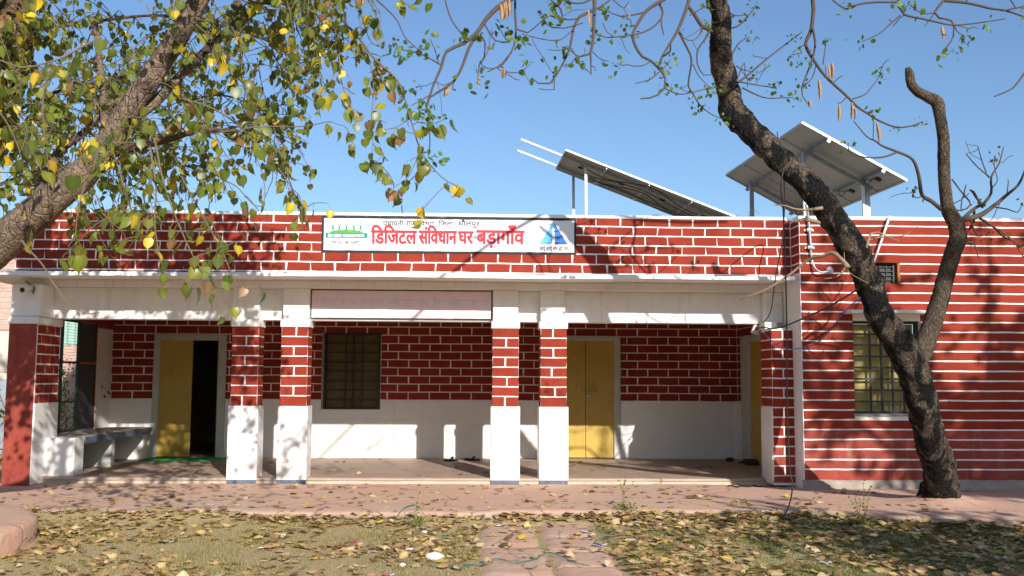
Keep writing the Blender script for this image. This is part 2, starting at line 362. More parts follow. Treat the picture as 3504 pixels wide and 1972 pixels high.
# porch floor with its step
pf = MB(); pf.box(-6.5, 4.72, .0, 3.62, -.3, -.012)
pf = tag(pf.build('porch_floor', 'riser'), kind='structure')
s = MB(); n = 60
for k in range(n + 1):
    x = -6.48 + 11.18 * k / n; e = -.022 + .012 * mnoise.noise(Vector((x * 2, 3, 0)))
    for y, z in ((3.6, .001), (.08, .001), (e + .02, -.001), (e, -.014), (e + .006, -.035)): s.v.append((x, y, z))
for k in range(n):
    for j in range(4): a = k * 5 + j; s.f.append((a, a + 1, a + 6, a + 5))
s.build('floor_screed', 'floor', pf, True)

# ================================================================== VERANDAH: columns, fascia, cornice, parapet
ver = thing('verandah', (-1, 0, 0), 'long red brick-patterned verandah front with white paired columns, fascia and parapet', 'verandah')
# roof slab and ceiling
MB().box(-6.4, 4.6, .46, 3.62, 2.64, 2.80).build('ceiling_slab', 'concrete', ver)
MB().box(-6.31, 4.44, -.25, 3.8, 2.815, 2.95).build('roof_slab', 'concrete', ver)
# cornice slab: hand-plastered, uneven lower edge
cn = MB(); X = np.arange(-6.95, 4.45, .07)
for x in X:
    x = float(x); w = .010 * mnoise.noise(Vector((x * .7, 0, 9))) + .004 * mnoise.noise(Vector((x * 6, 0, 4)))
    dz = .0 if x > -2 else -.02 * min(1, (-2 - x) / 3)
    st = .012 if 1.95 < x else 0.; st += -.008 if -.95 < x else 0
    zb = 2.762 + dz + w * .6 + st * .7; zt = 2.815 + dz * .8 + w
    ye = -.72 + .008 * mnoise.noise(Vector((x * 1.7, 5, 0)))
    for y, z in ((-.05, zb + .02), (ye + .03, zb + .004), (ye, zb), (ye - .004, (zb + zt) / 2), (ye + .006, zt), (-.40, zt + .012)): cn.v.append((x, y, z))
for i in range(len(X) - 1):
    for j in range(5): a = i * 6 + j; cn.f.append((a, a + 1, a + 7, a + 6)[::-1])
cn.build('cornice', 'white', ver)
MB().box(-6.95, -6.0, -.4, 3.8, 2.76, 2.812).build('cornice', 'white', ver)
# fascia: beam with recessed panels, pilasters in front of it
fb = MB(); fb.box(-6.4, 4.44, .15, .45, 2.215, 2.66); fb.box(-6.4, 4.44, -.03, .14, 2.662, 2.80)
fb.build('fascia_beam', 'white', ver)
PILS = [(-6.40, -5.99, -.28), (-3.447, -3.066, 0.), (-2.733, -2.366, 0.), (.245, .607, 0.), (.928, 1.28, 0.), (4.17, 4.43, -.02)]
for a, b, y in PILS:
    bevel(MB().box(a, b, y, .149, 2.217, 2.6615).build('pilaster', 'white', ver), .012)
# columns
COLS = [(-3.43, -3.06, 0, 'R'), (-2.74, -2.37, 1, 'R'), (.245, .615, 0, 'L'), (.93, 1.30, 1, 'L')]
RW = .1385
for a, b, ph, side in COLS:
    c = MB().box(a, b, -.008, .34, -.055, 2.12).build('column', 'line', ver)
    for k in range(8):
        z1 = 2.105 - k * RW; z0 = z1 - RW + .017; full = (k + ph) % 2 == 0
        if k == 7: z0 = .99
        if full: brick(c, a + .001, b - .001, z0, z1, -.008, jit=.003)
        else:
            mid = (a + b) / 2 + J(.025) + (.0 if ph == 0 else .0); brick(c, a + .001, mid - .012, z0, z1, -.008, jit=.003, lean=J(.006)); brick(c, mid + .012, b - .001, z0, z1, -.008, jit=.003)
        brick(c, .0, .335, z0, z1, b if side == 'R' else a, 'X+' if side == 'R' else 'X-', jit=.003)
    bevel(MB().box(a - .022, b + .024, -.03, .36, -.028, 1.0 + J(.004)).build('tile_base', 'tile', c), .006)
    bevel(MB().box(a - .02, b + .018, -.028, .36, 2.108, 2.214).build('capital', 'white', c), .01)
    MB().box(a - .014, b + .014, -.026, .3, -.085, -.029).build('plinth', 'bluegrey', c)
# left end pier
c = MB().box(-6.40, -6.03, -.27, .50, -.08, 2.12).build('pier', 'line', ver)
MB().box(-6.404, -6.034, -.285, .47, -.08, 2.11).build('plaster_face', 'redlow', c)
for k in range(8):
    z1 = 2.10 - k * .137; z0 = z1 - .115
    js = [-.25, .03, .32, .495] if k % 2 == 0 else [-.25, -.12, .18, .495]
    for q in range(3): brick(c, js[q] + .008, js[q + 1] - .008, z0, z1, -6.03, 'X+')
bevel(MB().box(-6.42, -6.0, -.30, .52, 2.112, 2.213).build('capital', 'white', c), .01)
MB().box(-6.10, -6.015, -.26, .51, .5, 1.02).build('tile_base', 'tile', c)
# right end pier
c = MB().box(4.14, 4.46, -.40, .12, -.05, 2.12).build('pier', 'line', ver)
for k in range(16):
    z1 = 2.085 - k * .1345; z0 = z1 - .114
    if k == 15: z0 = -.02
    mt = 'red' if k < 12 else 'redlow'
    if k % 2 == 0 and k < 15: brick(c, 4.142, 4.285, z0, z1, -.40, mat=mt); brick(c, 4.307, 4.458, z0, z1, -.40, mat=mt)
    else: brick(c, 4.142, 4.458, z0, z1, -.40, mat=mt)
    if k < 8: brick(c, -.395, -.20 if k % 2 else -.28, z0, z1, 4.14, 'X-'); brick(c, -.19 if k % 2 else -.27, .115, z0, z1, 4.14, 'X-')
MB().box(4.125, 4.15, -.385, .13, .02, 1.01).build('tile_base', 'tile', c)
bevel(MB().box(4.12, 4.30, -.15, .14, 2.12, 2.22).build('capital', 'white', c), .01)
# parapet
par = MB().box(-6.31, 4.44, -.42, -.22, 2.80, 3.65).build('parapet', 'line', ver)
ROWZ = [3.645, 3.53, 3.401, 3.263, 3.135, 2.993, 2.86]
SG = (-2.15, 1.40, 3.125)
for k in range(6):
    zt = ROWZ[k] - (.004 if k == 0 else .010); zb = ROWZ[k + 1] + .010
    off = 2.033 if k % 2 == 0 else 2.033 + .178
    xs_ = []; x = off - .345 * 40
    while x < 4.6:
        if -6.31 < x < 4.40: xs_.append(x + J(.016))
        x += .3445
    xs_ = [-6.31] + [x for x in xs_ if x > -6.22 and x < 4.32] + [4.43]
    for p, q in zip(xs_, xs_[1:]):
        a, b = p + .009, q - .009
        if k < 4:   # the painted signboard sits here
            if a > SG[0] and b < SG[1]: continue
            if a < SG[0] < b: b = SG[0] + .004
            if a < SG[1] < b: a = SG[1] - .004
            if b - a < .03: continue
        brick(par, a, b, zb, zt, -.42, jit=.0045, lean=J(.012))
brick(par, -6.31, 4.43, 2.822, 2.849, -.42, jit=.004, name='red_band')
cp = MB(); X = np.arange(-6.33, 4.47, .1)
for x in X:
    x = float(x); w = .006 * mnoise.noise(Vector((x * 1.1, 8, 0)))
    for y, z in ((-.424, 3.64 + w * .4), (-.436, 3.646 + w * .4), (-.436, 3.682 + w), (-.42, 3.69 + w), (-.20, 3.69 + w), (-.2, 3.64)): cp.v.append((x, y, z))
for i in range(len(X) - 1):
    for j in range(5): a = i * 6 + j; cp.f.append((a, a + 1, a + 7, a + 6))
cp.build('coping', 'white', par)

# ================================================================== HALL behind the verandah
hall = thing('hall', (-1, 3.6, 0), 'hall behind the verandah, brick-patterned back wall over a white tiled dado', 'building')
D1 = (-5.575, -4.46, .0, 2.10); W1 = (-2.68, -1.68, .85, 2.20); D2 = (1.35, 2.545, .0, 2.13)
hw = wall_mesh(-6.9, 4.9, -.1, 2.95, 3.6, .24, [D1, W1, D2]).build('back_wall', 'line', hall)
r = MB(); r.box(-6.9, 4.9, 8.0, 8.2, -.1, 2.95); r.box(-6.9, -6.7, 3.85, 8, -.1, 2.95); r.box(4.7, 4.9, 3.85, 8, -.1, 2.95); r.box(-6.9, 4.9, 3.62, 8.2, 2.952, 3.1)
r.build('room_shell', 'concrete', hall)
MB().box(-6.68, 4.68, 3.85, 7.98, -.2, -.01).build('room_floor', 'floor', hall)
BZ = [2.59, 2.447, 2.31, 2.166, 2.018, 1.876, 1.732, 1.588, 1.444, 1.30, 1.157, 1.022]
def clip_open(a, b, zm, holes):
    segs = [(a, b)]
    for h in holes:
        if h[2] < zm < h[3]:
            out = []
            for s0, s1 in segs:
                if h[0] >= s1 or h[1] <= s0: out.append((s0, s1)); continue
                if h[0] - s0 > .03: out.append((s0, h[0]))
                if s1 - h[1] > .03: out.append((h[1], s1))
            segs = out
    return segs
HOLES = [(-5.66, -4.39, 0, 2.155), (W1[0] - .035, W1[1] + .01, W1[2], W1[3] + .01), (1.28, 2.60, 0, 2.185)]
for k in range(11):
    zt, zb = BZ[k] - .009, BZ[k + 1] + .009
    if k == 10: zb = 1.026
    off = 1.788 if k % 2 == 0 else 1.788 + .185
    x = off - .3715 * 26
    while x < 4.75:
        a, b = max(x + .010 + J(.006), -6.44), min(x + .3715 - .010, 4.70)
        if b - a > .05:
            for s0, s1 in clip_open(a, b, (zt + zb) / 2, HOLES):
                if s1 > -6.45: brick(hw, s0, s1, zb, zt, 3.6, jit=.0025, lean=J(.006))
        x += .3715
# tiled dado
for k, (z0, z1) in enumerate(((.004, .335), (.338, .676), (.679, 1.018))):
    x = -6.44
    while x < 4.7:
        for s0, s1 in clip_open(x + .0008, min(x + .5, 4.7) - .0008, (z0 + z1) / 2, [(-5.66, -4.39, 0, 2.155), (W1[0] - .03, W1[1] + .02, .84, 3), (1.28, 2.60, 0, 2.185)]):
            zz = z1
            b = MB().box(s0, s1, 3.588 + J(.0012), 3.6, z0, zz)
            b.build('wall_tile', 'tile', hw)
        x += .5015
# left door, right leaf standing open
d = MB()
d.box(-5.655, -5.545, 3.56, 3.70, .004, 2.15); d.box(-4.527, -4.395, 3.56, 3.70, .004, 2.15); d.box(-5.545, -4.527, 3.561, 3.70, 2.05, 2.149)
dr = d.build('door', 'jamb', hall); tag(dr, 'pale framed doorway with one mustard leaf closed and the other open'); bevel(dr, .006)
def door_leaf(x0, x1, z0, z1, Y, parent, axis='Y'):
    m_ = MB(); m_.box(x0, x1, Y, Y + .03, z0, z1); h = z1 - z0; w = .045
    for a, b, c_, e in ((x0, x0 + w, z0, z1), (x1 - w, x1, z0, z1), (x0 + w, x1 - w, z0, z0 + w), (x0 + w, x1 - w, z1 - w, z1), (x0 + w, x1 - w, z0 + h * .27, z0 + h * .27 + .022), (x0 + w, x1 - w, z0 + h * .52, z0 + h * .52 + .022), (x0 + w, x1 - w, z0 + h * .76, z0 + h * .76 + .022)):
        m_.box(a, b, Y - .006, Y + .001, c_, e)
    return m_.build('door_leaf', 'yellow', parent)
lf = door_leaf(-5.545, -4.985, .02, 2.05, 3.60, dr)
lf2 = MB().box(-4.56, -4.53, 3.66, 4.19, .02, 2.05).build('door_leaf', 'yellow', dr)
MB().bar((-5.06, 3.585, 1.0), (-5.06, 3.585, 1.12), .012, .02).build('door_handle', 'galv', lf)
# right door, double leaf, bolted and padlocked
d = MB(); d.box(1.285, 1.40, 3.56, 3.70, .004, 2.18); d.box(2.475, 2.59, 3.56, 3.70, .004, 2.18); d.box(1.40, 2.475, 3.561, 3.70, 2.085, 2.179)
dr = d.build('door', 'jamb', hall); tag(dr, 'closed mustard double door with sliding bolt and padlock'); bevel(dr, .006)
l1 = door_leaf(1.40, 1.965, .02, 2.085, 3.60, dr); l2 = door_leaf(1.975, 2.475, .02, 2.085, 3.603, dr)
b = MB(); b.bar((1.88, 3.575, 1.205), (2.19, 3.575, 1.205), .016, .016); b.box(1.90, 1.95, 3.578, 3.6, 1.185, 1.228); b.box(2.03, 2.06, 3.578, 3.6, 1.185, 1.228); b.box(2.15, 2.19, 3.578, 3.6, 1.185, 1.228); b.build('bolt', 'shutter', l2)
pl = MB(); pl.tube([(2.012 + .017 * math.cos(t), 3.565, 1.135 + .03 * math.sin(t)) for t in np.linspace(0, math.pi, 9)], .005, 6); pl.build('padlock_shackle', 'galv', l2)
bevel(MB().box(1.988, 2.038, 3.555, 3.578, 1.075, 1.137).build('padlock', 'galv', l2), .006)
for x in (1.80, 2.115):
    h = MB(); h.tube([(x, 3.598, 1.37), (x, 3.565, 1.36), (x, 3.565, 1.25), (x, 3.598, 1.24)], .008, 6); h.build('door_handle', 'shutter', l1 if x < 1.9 else l2)
# window with iron grille
def grille_window(parent, x0, x1, z0, z1, Y, vs, hs, label, smat='shutter'):
    f = MB(); w = .035
    f.box(x0, x0 + w, Y, Y + .05, z0, z1); f.box(x1 - w, x1, Y, Y + .05, z0, z1); f.box(x0 + w, x1 - w, Y, Y + .05, z0, z0 + w); f.box(x0 + w, x1 - w, Y, Y + .05, z1 - w, z1)
    fr = f.build('window', 'black', parent); tag(fr, label)
    for x in vs: MB().box(x - .014, x + .014, Y + .010, Y + .028, z0 + w, z1 - w).build('bar', 'black', fr)
    for z in hs: MB().box(x0 + w, x1 - w, Y - .002, Y + .0095, z - .013, z + .013).build('bar', 'black', fr)
    mid = (x0 + x1) / 2
    for a, b in ((x0 + w + .002, mid - .003), (mid + .003, x1 - w - .002)):
        s_ = MB(); s_.box(a, b, Y + .10, Y + .125, z0 + w, z1 - w)
        for zz in (z0 + (z1 - z0) * .33, z0 + (z1 - z0) * .66): s_.box(a + .02, b - .02, Y + .094, Y + .0995, zz - .004, zz + .004)
        s_.build('shutter', smat, fr)
    return fr
vx = [-2.68 + 1.0 * (t - 640) / 360 for t in (780, 830, 885)]
grille_window(hall, -2.678, -1.682, .852, 2.198, 3.585, vx, [2.2 - 1.348 * (t - 430) / 475 for t in (495, 553, 611, 668, 727, 783, 843)], 'dark iron grille window over mustard shutters', 'oldshutter')
MB().box(-2.715, -2.68, 3.575, 3.6, .845, 2.21).build('window_reveal', 'concrete', hall)

# ================================================================== RIGHT WING
wing = thing('wing', (6.5, 0, 0), 'projecting red wing with white horizontal lines beside the verandah', 'building')
YB = -.78; WN = (5.15, 6.093, .945, 2.21); VT = (5.46, 5.835, 2.705, 3.02)
ww = wall_mesh(4.445, 9.6, -.1, 3.605, YB, .25, [WN, VT]).build('front_wall', 'line', wing)
BL = [3.605, 3.521, 3.393, 3.262, 3.13, 2.998, 2.862, 2.728, 2.594, 2.461, 2.329, 2.196, 2.062, 1.93, 1.797, 1.665, 1.53, 1.397, 1.263, 1.131, .999, .866, .734, .6, .467, .33, .2, .06]
HO = [(WN[0], WN[1], .93, 2.30), (VT[0], VT[1] + .0, VT[2] - .02, VT[3] + .01)]
for k in range(len(BL) - 1):
    zt, zb = BL[k] - (.002 if k == 0 else .0105), BL[k + 1] + .0105
    if k == len(BL) - 2: zb = BL[k + 1] - .0
    for s0, s1 in clip_open(4.447, 9.6, (zt + zb) / 2, HO):
        brick(ww, s0, s1, zb, zt, YB, mat='red' if k < 22 else 'redlow', jit=.0035, name='brick_course', step=.11)
# return of the wing beside the parapet (red) and below the cornice (white)
rt = MB().box(4.438, 4.47, YB + .002, .6, -.1, 3.60).build('side_wall', 'white', wing)
for k in range(6):
    zt, zb = BL[k] - .011, BL[k + 1] + .011
    brick(rt, YB + .002, -.43, zb, zt, 4.438, 'X-', jit=.003, name='brick_course')
sw = MB().box(4.712, 4.9, .6, 3.6, -.05, 2.95).build('side_wall', 'line', wing)
for k in range(11):
    zt, zb = BZ[k] - .009, BZ[k + 1] + .009
    if zb > 2.16: brick(sw, .65, 1.9, zb, zt, 4.712, 'X-'); brick(sw, 1.92, 2.72, zb, zt, 4.712, 'X-'); brick(sw, 2.74, 3.2 if k % 2 else 3.4, zb, zt, 4.712, 'X-'); brick(sw, 3.22 if k % 2 else 3.42, 3.59, zb, zt, 4.712, 'X-')
    else: brick(sw, 3.215, 3.35 if k % 2 else 3.47, zb, zt, 4.712, 'X-'); brick(sw, 3.365 if k % 2 else 3.485, 3.59, zb, zt, 4.712, 'X-')
MB().box(4.70, 4.712, 3.21, 3.588, .004, 1.02).build('wall_tile', 'tile', sw)
d = MB(); d.box(4.66, 4.712, 2.62, 3.2, .004, 2.14); d.box(4.66, 4.712, 1.0, 1.2, .004, 2.14); d.box(4.66, 4.712, 1.2, 2.62, 2.05, 2.14)
dr = d.build('door', 'jamb', wing)
lf = MB(); lf.box(4.68, 4.71, 1.2, 2.615, .02, 2.05)
for z in (.5, .98, 1.5): lf.box(4.675, 4.681, 1.2, 2.615, z, z + .022)
lf.build('door_leaf', 'yellow', dr)
grille_window(wing, 5.152, 6.091, .947, 2.208, -.70, [5.417, 5.57, 5.722, 5.88], [2.03, 1.88, 1.726, 1.573, 1.417, 1.264, 1.11], 'mustard shuttered window behind a black iron grille, behind the forked tree')
ch = MB(); X = np.arange(5.035, 6.18, .06)
for x in X:
    x = float(x); w = .006 * mnoise.noise(Vector((x * 6, 0, 0)))
    for y, z in ((YB - .003, 2.30), (-1.06 + w, 2.302 + w), (-1.068, 2.33), (-1.05, 2.342 + w), (YB - .003, 2.36)): ch.v.append((x, y, z))
for i in range(len(X) - 1):
    for j in range(4): a = i * 5 + j; ch.f.append((a, a + 1, a + 6, a + 5)[::-1])
ch.poly([(X[0], YB - .003, 2.30), (X[0], -1.06, 2.302), (X[0], -1.068, 2.33), (X[0], -1.05, 2.342), (X[0], YB - .003, 2.36)]); ch.poly([(X[-1], YB - .003, 2.30), (X[-1], -1.06, 2.302), (X[-1], -1.068, 2.33), (X[-1], -1.05, 2.342), (X[-1], YB - .003, 2.36)])
ch.build('window_hood', 'white', wing)
MB().box(5.155, 6.09, YB - .006, YB, 2.212, 2.298).build('lintel', 'white', wing)
MB().box(5.13, 6.11, YB - .02, YB + .1, .915, .944).build('window_sill', 'concrete', wing)
v = MB(); v.box(VT[0] + .002, VT[1] - .06, YB + .05, YB + .07, VT[2] + .002, VT[2] + .025); v.box(VT[0] + .002, VT[1] - .06, YB + .05, YB + .07, VT[3] - .025, VT[3] - .002); v.box(VT[0] + .002, VT[0] + .02, YB + .05, YB + .07, VT[2] + .025, VT[3] - .025); v.box(VT[1] - .085, VT[1] - .06, YB + .05, YB + .07, VT[2] + .025, VT[3] - .025)
v = v.build('vent', 'black', wing); tag(v, 'small dark barred vent with an orange reveal')
for z in (2.78, 2.84, 2.90, 2.96): MB().box(VT[0] + .02, VT[1] - .085, YB + .055, YB + .065, z - .006, z + .006).build('bar', 'black', v)
for x in (5.58, 5.67): MB().box(x - .005, x + .005, YB + .066, YB + .076, VT[2] + .025, VT[3] - .025).build('bar', 'black', v)
MB().box(VT[1] - .035, VT[1] - .001, YB + .004, YB + .2, VT[2] + .001, VT[3] - .001).build('reveal', 'orange', v)
MB().box(VT[0], VT[1] - .06, YB + .085, YB + .1, VT[2], VT[3]).build('back_panel', 'plasticblack', v)
cp = MB(); X = np.arange(4.43, 9.62, .1)
for x in X:
    x = float(x); w = .005 * mnoise.noise(Vector((x * 1.3, 2, 0)))
    for y, z in ((YB + .01, 3.60), (YB - .016, 3.602), (YB - .016, 3.646 + w), (YB, 3.654 + w), (YB + .25, 3.654 + w), (YB + .25, 3.6)): cp.v.append((x, y, z))
for i in range(len(X) - 1):
    for j in range(5): a = i * 6 + j; cp.f.append((a, a + 1, a + 7, a + 6))
cp.poly([cp.v[j] for j in range(6)][::-1])
cp.build('coping', 'white', wing)
MB().box(4.43, 4.66, YB + .25, -.22, 3.6, 3.652).build('coping', 'white', wing)
MB().box(4.47, 9.6, YB + .26, 6, 3.0, 3.12).build('roof_slab', 'concrete', wing)
MB().box(9.35, 9.6, YB + .26, 6, -.1, 3.6).build('side_wall', 'red', wing)
fd = MB(); X = np.arange(4.40, 9.6, .08)
for x in X:
    x = float(x); w = .03 * mnoise.noise(Vector((x * 5, 1, 1))); u = .02 * mnoise.noise(Vector((x * 9, 4, 1)))
    for y, z in ((YB, .058 + u * .5), (YB - .025 + w * .5, .05 + u), (YB - .045 + w, .0), (YB - .06 + w, -.12)): fd.v.append((x, y, z))
for i in range(len(X) - 1):
    for j in range(3): a = i * 4 + j; fd.f.append((a, a + 1, a + 5, a + 4)[::-1])
fd.build('foundation', 'concrete', wing, True)

# ================================================================== SIGNS
def text_mesh(body, offset=0., shear=0.):
    cu = bpy.data.curves.new('text_tmp', 'FONT'); cu.body = body; cu.offset = offset; cu.shear = shear; cu.resolution_u = 4
    o = bpy.data.objects.new('text_tmp', cu); COL.objects.link(o); dg = bpy.context.evaluated_depsgraph_get()
    me = bpy.data.meshes.new_from_object(o.evaluated_get(dg)); COL.objects.unlink(o); bpy.data.objects.remove(o); bpy.data.curves.remove(cu)
    return me
def put_text(body, x0, x1, z0, z1, Y, parent, mat, bold=0., shear=0., name='lettering'):
    """one painted word: every glyph piece on its own thin layer of paint, strokes thickened by bold (metres)"""
    me = text_mesh(body, 0., shear); n = len(me.vertices); co = np.empty(n * 3, 'f'); me.vertices.foreach_get('co', co); co = co.reshape(-1, 3)
    par_ = list(range(n))
    def find(i):
        while par_[i] != i: par_[i] = par_[par_[i]]; i = par_[i]
        return i
    for e in me.edges: par_[find(e.vertices[0])] = find(e.vertices[1])
    roots = {}; isl = np.array([roots.setdefault(find(i), len(roots)) for i in range(n)])
    lo, hi = co.min(0), co.max(0); out = np.empty_like(co)
    out[:, 0] = x0 + bold + (co[:, 0] - lo[0]) / max(1e-6, hi[0] - lo[0]) * (x1 - x0 - 2 * bold); out[:, 2] = z0 + bold + (co[:, 1] - lo[1]) / max(1e-6, hi[1] - lo[1]) * (z1 - z0 - 2 * bold); out[:, 1] = Y - isl * .00012
    faces = [tuple(p.vertices) for p in me.polygons]; bpy.data.meshes.remove(me)
    offs = [(0, 0)] + ([(bold * math.cos(t), bold * math.sin(t)) for t in np.arange(8) * math.pi / 4] if bold else [])
    m_ = MB()
    for k, (dx, dz) in enumerate(offs):
        i0 = len(m_.v); m_.v += [(float(v[0]) + dx, float(v[1]) - k * .00001, float(v[2]) + dz) for v in out]; m_.f += [tuple(i0 + i for i in f) for f in faces]
    return m_.build(name, mat, parent)
def stroke(mb, pts, w, Y):
    """flat painted brush stroke in the plane y=Y; w may taper"""
    P = [Vector((x, 0, z)) for x, z in pts]; n = len(P); Wd = w if hasattr(w, '__len__') else [w] * n
    L, R_ = [], []
    for k in range(n):
        t = (P[min(k + 1, n - 1)] - P[max(k - 1, 0)]).normalized(); nn = Vector((-t.z, 0, t.x)) * Wd[k] / 2
        L.append(P[k] + nn); R_.append(P[k] - nn)
    for k in range(n - 1): mb.quad((L[k].x, Y, L[k].z), (L[k + 1].x, Y, L[k + 1].z), (R_[k + 1].x, Y, R_[k + 1].z), (R_[k].x, Y, R_[k].z))
def disc(mb, x, z, r, Y, n=12): mb.poly([(x + r * math.cos(2 * math.pi * k / n), Y, z + r * math.sin(2 * math.pi * k / n)) for k in range(n)])
YS = -.434
sg = thing('painted_sign', (-.37, YS, 3.1), 'long white hand-painted name sign with red lettering and black border on the parapet', 'sign')
def sx(x): return -2.145 + (x - 140) * .0015346
def sz(y, x=1295): return 3.642 - (y - 45 - (x - 140) * .013) * .0015346
def wob(x0, x1, z0, z1, Y, jit, n=40):
    pts = [(x0 + (x1 - x0) * k / n, z0 + J(jit)) for k in range(n + 1)] + [(x1 - (x1 - x0) * k / n, z1 + J(jit)) for k in range(n + 1)]
    mb = MB(); i = len(pts); mb.v = [(a, Y, z) for a, z in pts] + [(a, -.42, z) for a, z in pts]; mb.f.append(tuple(range(i)))
    for k in range(i): mb.f.append((k, i + k, i + (k + 1) % i, (k + 1) % i))
    return mb
wob(-2.148, 1.397, 3.122, 3.638, -.429, .003).build('border', 'blackborder', sg)
wob(-2.115, 1.366, 3.156, 3.603, -.4335, .0025).build('panel', 'signwhite', sg)
Y1 = -.4365
put_text('पंचायती', sx(690), sx(875), sz(142, 782), sz(86, 782), Y1, sg, 'signink', .0012)
put_text('राज', sx(897), sx(986), sz(141, 941), sz(98, 941), Y1, sg, 'signink', .0012)
put_text('िवभाग', sx(1018), sx(1161), sz(141, 1089), sz(90, 1089), Y1, sg, 'signink', .0012)
put_text('िजला', sx(1195), sx(1326), sz(146, 1260), sz(90, 1260), Y1, sg, 'signink', .0012)
put_text('-', sx(1337), sx(1360), sz(126, 1348), sz(121, 1348), Y1, sg, 'signink', .0012)
put_text('धौलपुर', sx(1372), sx(1567), sz(162, 1469), sz(88, 1469), Y1, sg, 'signink', .0012)
put_text('िडिजटल', sx(583), sx(1000), sz(312, 791), sz(134, 791), Y1, sg, 'signred', .0085)
put_text('संिवधान', sx(1012), sx(1362), sz(314, 1187), sz(138, 1187), Y1, sg, 'signred', .0085)
put_text('घर', sx(1370), sx(1512), sz(312, 1441), sz(193, 1441), Y1, sg, 'signred', .0085)
put_text('-', sx(1514), sx(1540), sz(259, 1527), sz(242, 1527), Y1, sg, 'signred', .0085)
put_text('बड़ागाँव', sx(1535), sx(1977), sz(352, 1756), sz(134, 1756), Y1, sg, 'signred', .0085)
put_text('आई', sx(2110), sx(2165), sz(379, 2240), sz(330, 2240), Y1, sg, 'signink', .001)
put_text('आई', sx(2170), sx(2226), sz(379, 2240), sz(330, 2240), Y1, sg, 'signink', .001)
put_text('एफ', sx(2238), sx(2279), sz(379, 2240), sz(342, 2240), Y1, sg, 'signink', .001)
put_text('सी', sx(2286), sx(2322), sz(379, 2240), sz(330, 2240), Y1, sg, 'signink', .001)
put_text('एल', sx(2331), sx(2372), sz(379, 2240), sz(342, 2240), Y1, sg, 'signink', .001)
# left emblem: five figures with raised arms on a green hill over a ribbon
lg = MB(); z0 = sz(252, 360); z1 = sz(207, 360)
lg.quad((sx(175), Y1, z0), (sx(551), Y1, z0), (sx(551), Y1, z1), (sx(175), Y1, z1)); rb = lg.build('emblem', 'signgreen', sg)
hl = MB(); top = [(205, 206), (235, 190), (270, 184), (300, 183), (345, 178), (400, 180), (440, 182), (480, 186), (505, 198), (515, 206)]
hl.poly([(sx(x), Y1 - .0005, sz(y, 360)) for x, y in top] + [(sx(515), Y1 - .0005, z1 + .0005), (sx(205), Y1 - .0005, z1 + .0005)]); hl.build('hill', 'signgrass', rb)
for cx in (240, 299, 362, 428, 488):
    f = MB(); Yf = Y1 - .001
    stroke(f, [(sx(cx - 24), sz(112, 360)), (sx(cx - 12), sz(126, 360)), (sx(cx - 4), sz(145, 360)), (sx(cx - 3), sz(165, 360)), (sx(cx - 14), sz(192, 360))], [.003, .007, .012, .014, .010], Yf)
    stroke(f, [(sx(cx + 24), sz(112, 360)), (sx(cx + 12), sz(126, 360)), (sx(cx + 4), sz(145, 360)), (sx(cx + 3), sz(165, 360)), (sx(cx + 14), sz(192, 360))], [.003, .007, .012, .014, .010], Yf - .0003)
    disc(f, sx(cx), sz(117, 360), .0085, Yf - .0006); f.build('figure', 'signgreen', rb)
put_text('ECO', sx(197), sx(237), sz(243, 360), sz(217, 360), Y1 - .001, rb, 'signwhite', .0025)
put_text('NEEDS', sx(246), sx(318), sz(243, 360), sz(217, 360), Y1 - .001, rb, 'signwhite', .0025)
put_text('FOUNDATION', sx(330), sx(522), sz(243, 360), sz(217, 360), Y1 - .001, rb, 'signwhite', .0025)
put_text('MAY', sx(235), sx(287), sz(305, 360), sz(280, 360), Y1, sg, 'signink', .0008)
put_text('ALL', sx(296), sx(335), sz(305, 360), sz(280, 360), Y1, sg, 'signink', .0008)
put_text('BE', sx(354), sx(384), sz(305, 360), sz(280, 360), Y1, sg, 'signink', .0008)
put_text('HAPPY', sx(400), sx(487), sz(305, 360), sz(280, 360), Y1, sg, 'signink', .0008)
# right emblem: blue triangle with a white i
tr = MB(); tr.poly([(sx(2110), Y1, sz(316, 2240)), (sx(2240), Y1, sz(316, 2240)), (sx(2240), Y1, sz(110, 2240))]); tr = tr.build('emblem', 'lightblue', sg)
dk = MB(); dk.poly([(sx(2258), Y1 - .0004, sz(140, 2240)), (sx(2240), Y1 - .0004, sz(172, 2240)), (sx(2240), Y1 - .0004, sz(316, 2240)), (sx(2371), Y1 - .0004, sz(316, 2240))])
for y, l in ((205, 22), (228, 28), (252, 40), (275, 55), (298, 72)): dk.poly([(sx(2241), Y1 - .0004, sz(y - 6, 2240)), (sx(2241 - l), Y1 - .0004, sz(y, 2240)), (sx(2241), Y1 - .0004, sz(y + 6, 2240))])
dk.build('shade_half', 'darkblue', tr)
rt2 = MB(); rt2.poly([(sx(2240), Y1 - .0002, sz(110, 2240)), (sx(2240), Y1 - .0002, sz(175, 2240)), (sx(2259), Y1 - .0002, sz(142, 2240))])
for y, l in ((180, 30), (212, 42), (240, 55), (264, 66), (290, 70)): rt2.poly([(sx(2249), Y1 - .0008, sz(y - 4, 2240)), (sx(2249 + l), Y1 - .0008, sz(y, 2240)), (sx(2249), Y1 - .0008, sz(y + 5, 2240))])
rt2.build('light_half', 'lightblue', tr)
ii = MB(); ii.poly([(sx(2229), Y1 - .0012, sz(316, 2240)), (sx(2252), Y1 - .0012, sz(316, 2240)), (sx(2248), Y1 - .0012, sz(198, 2240)), (sx(2230), Y1 - .0012, sz(198, 2240))]); disc(ii, sx(2239), sz(183, 2240), .019, Y1 - .0012); ii.build('letter_i', 'signwhite', tr)

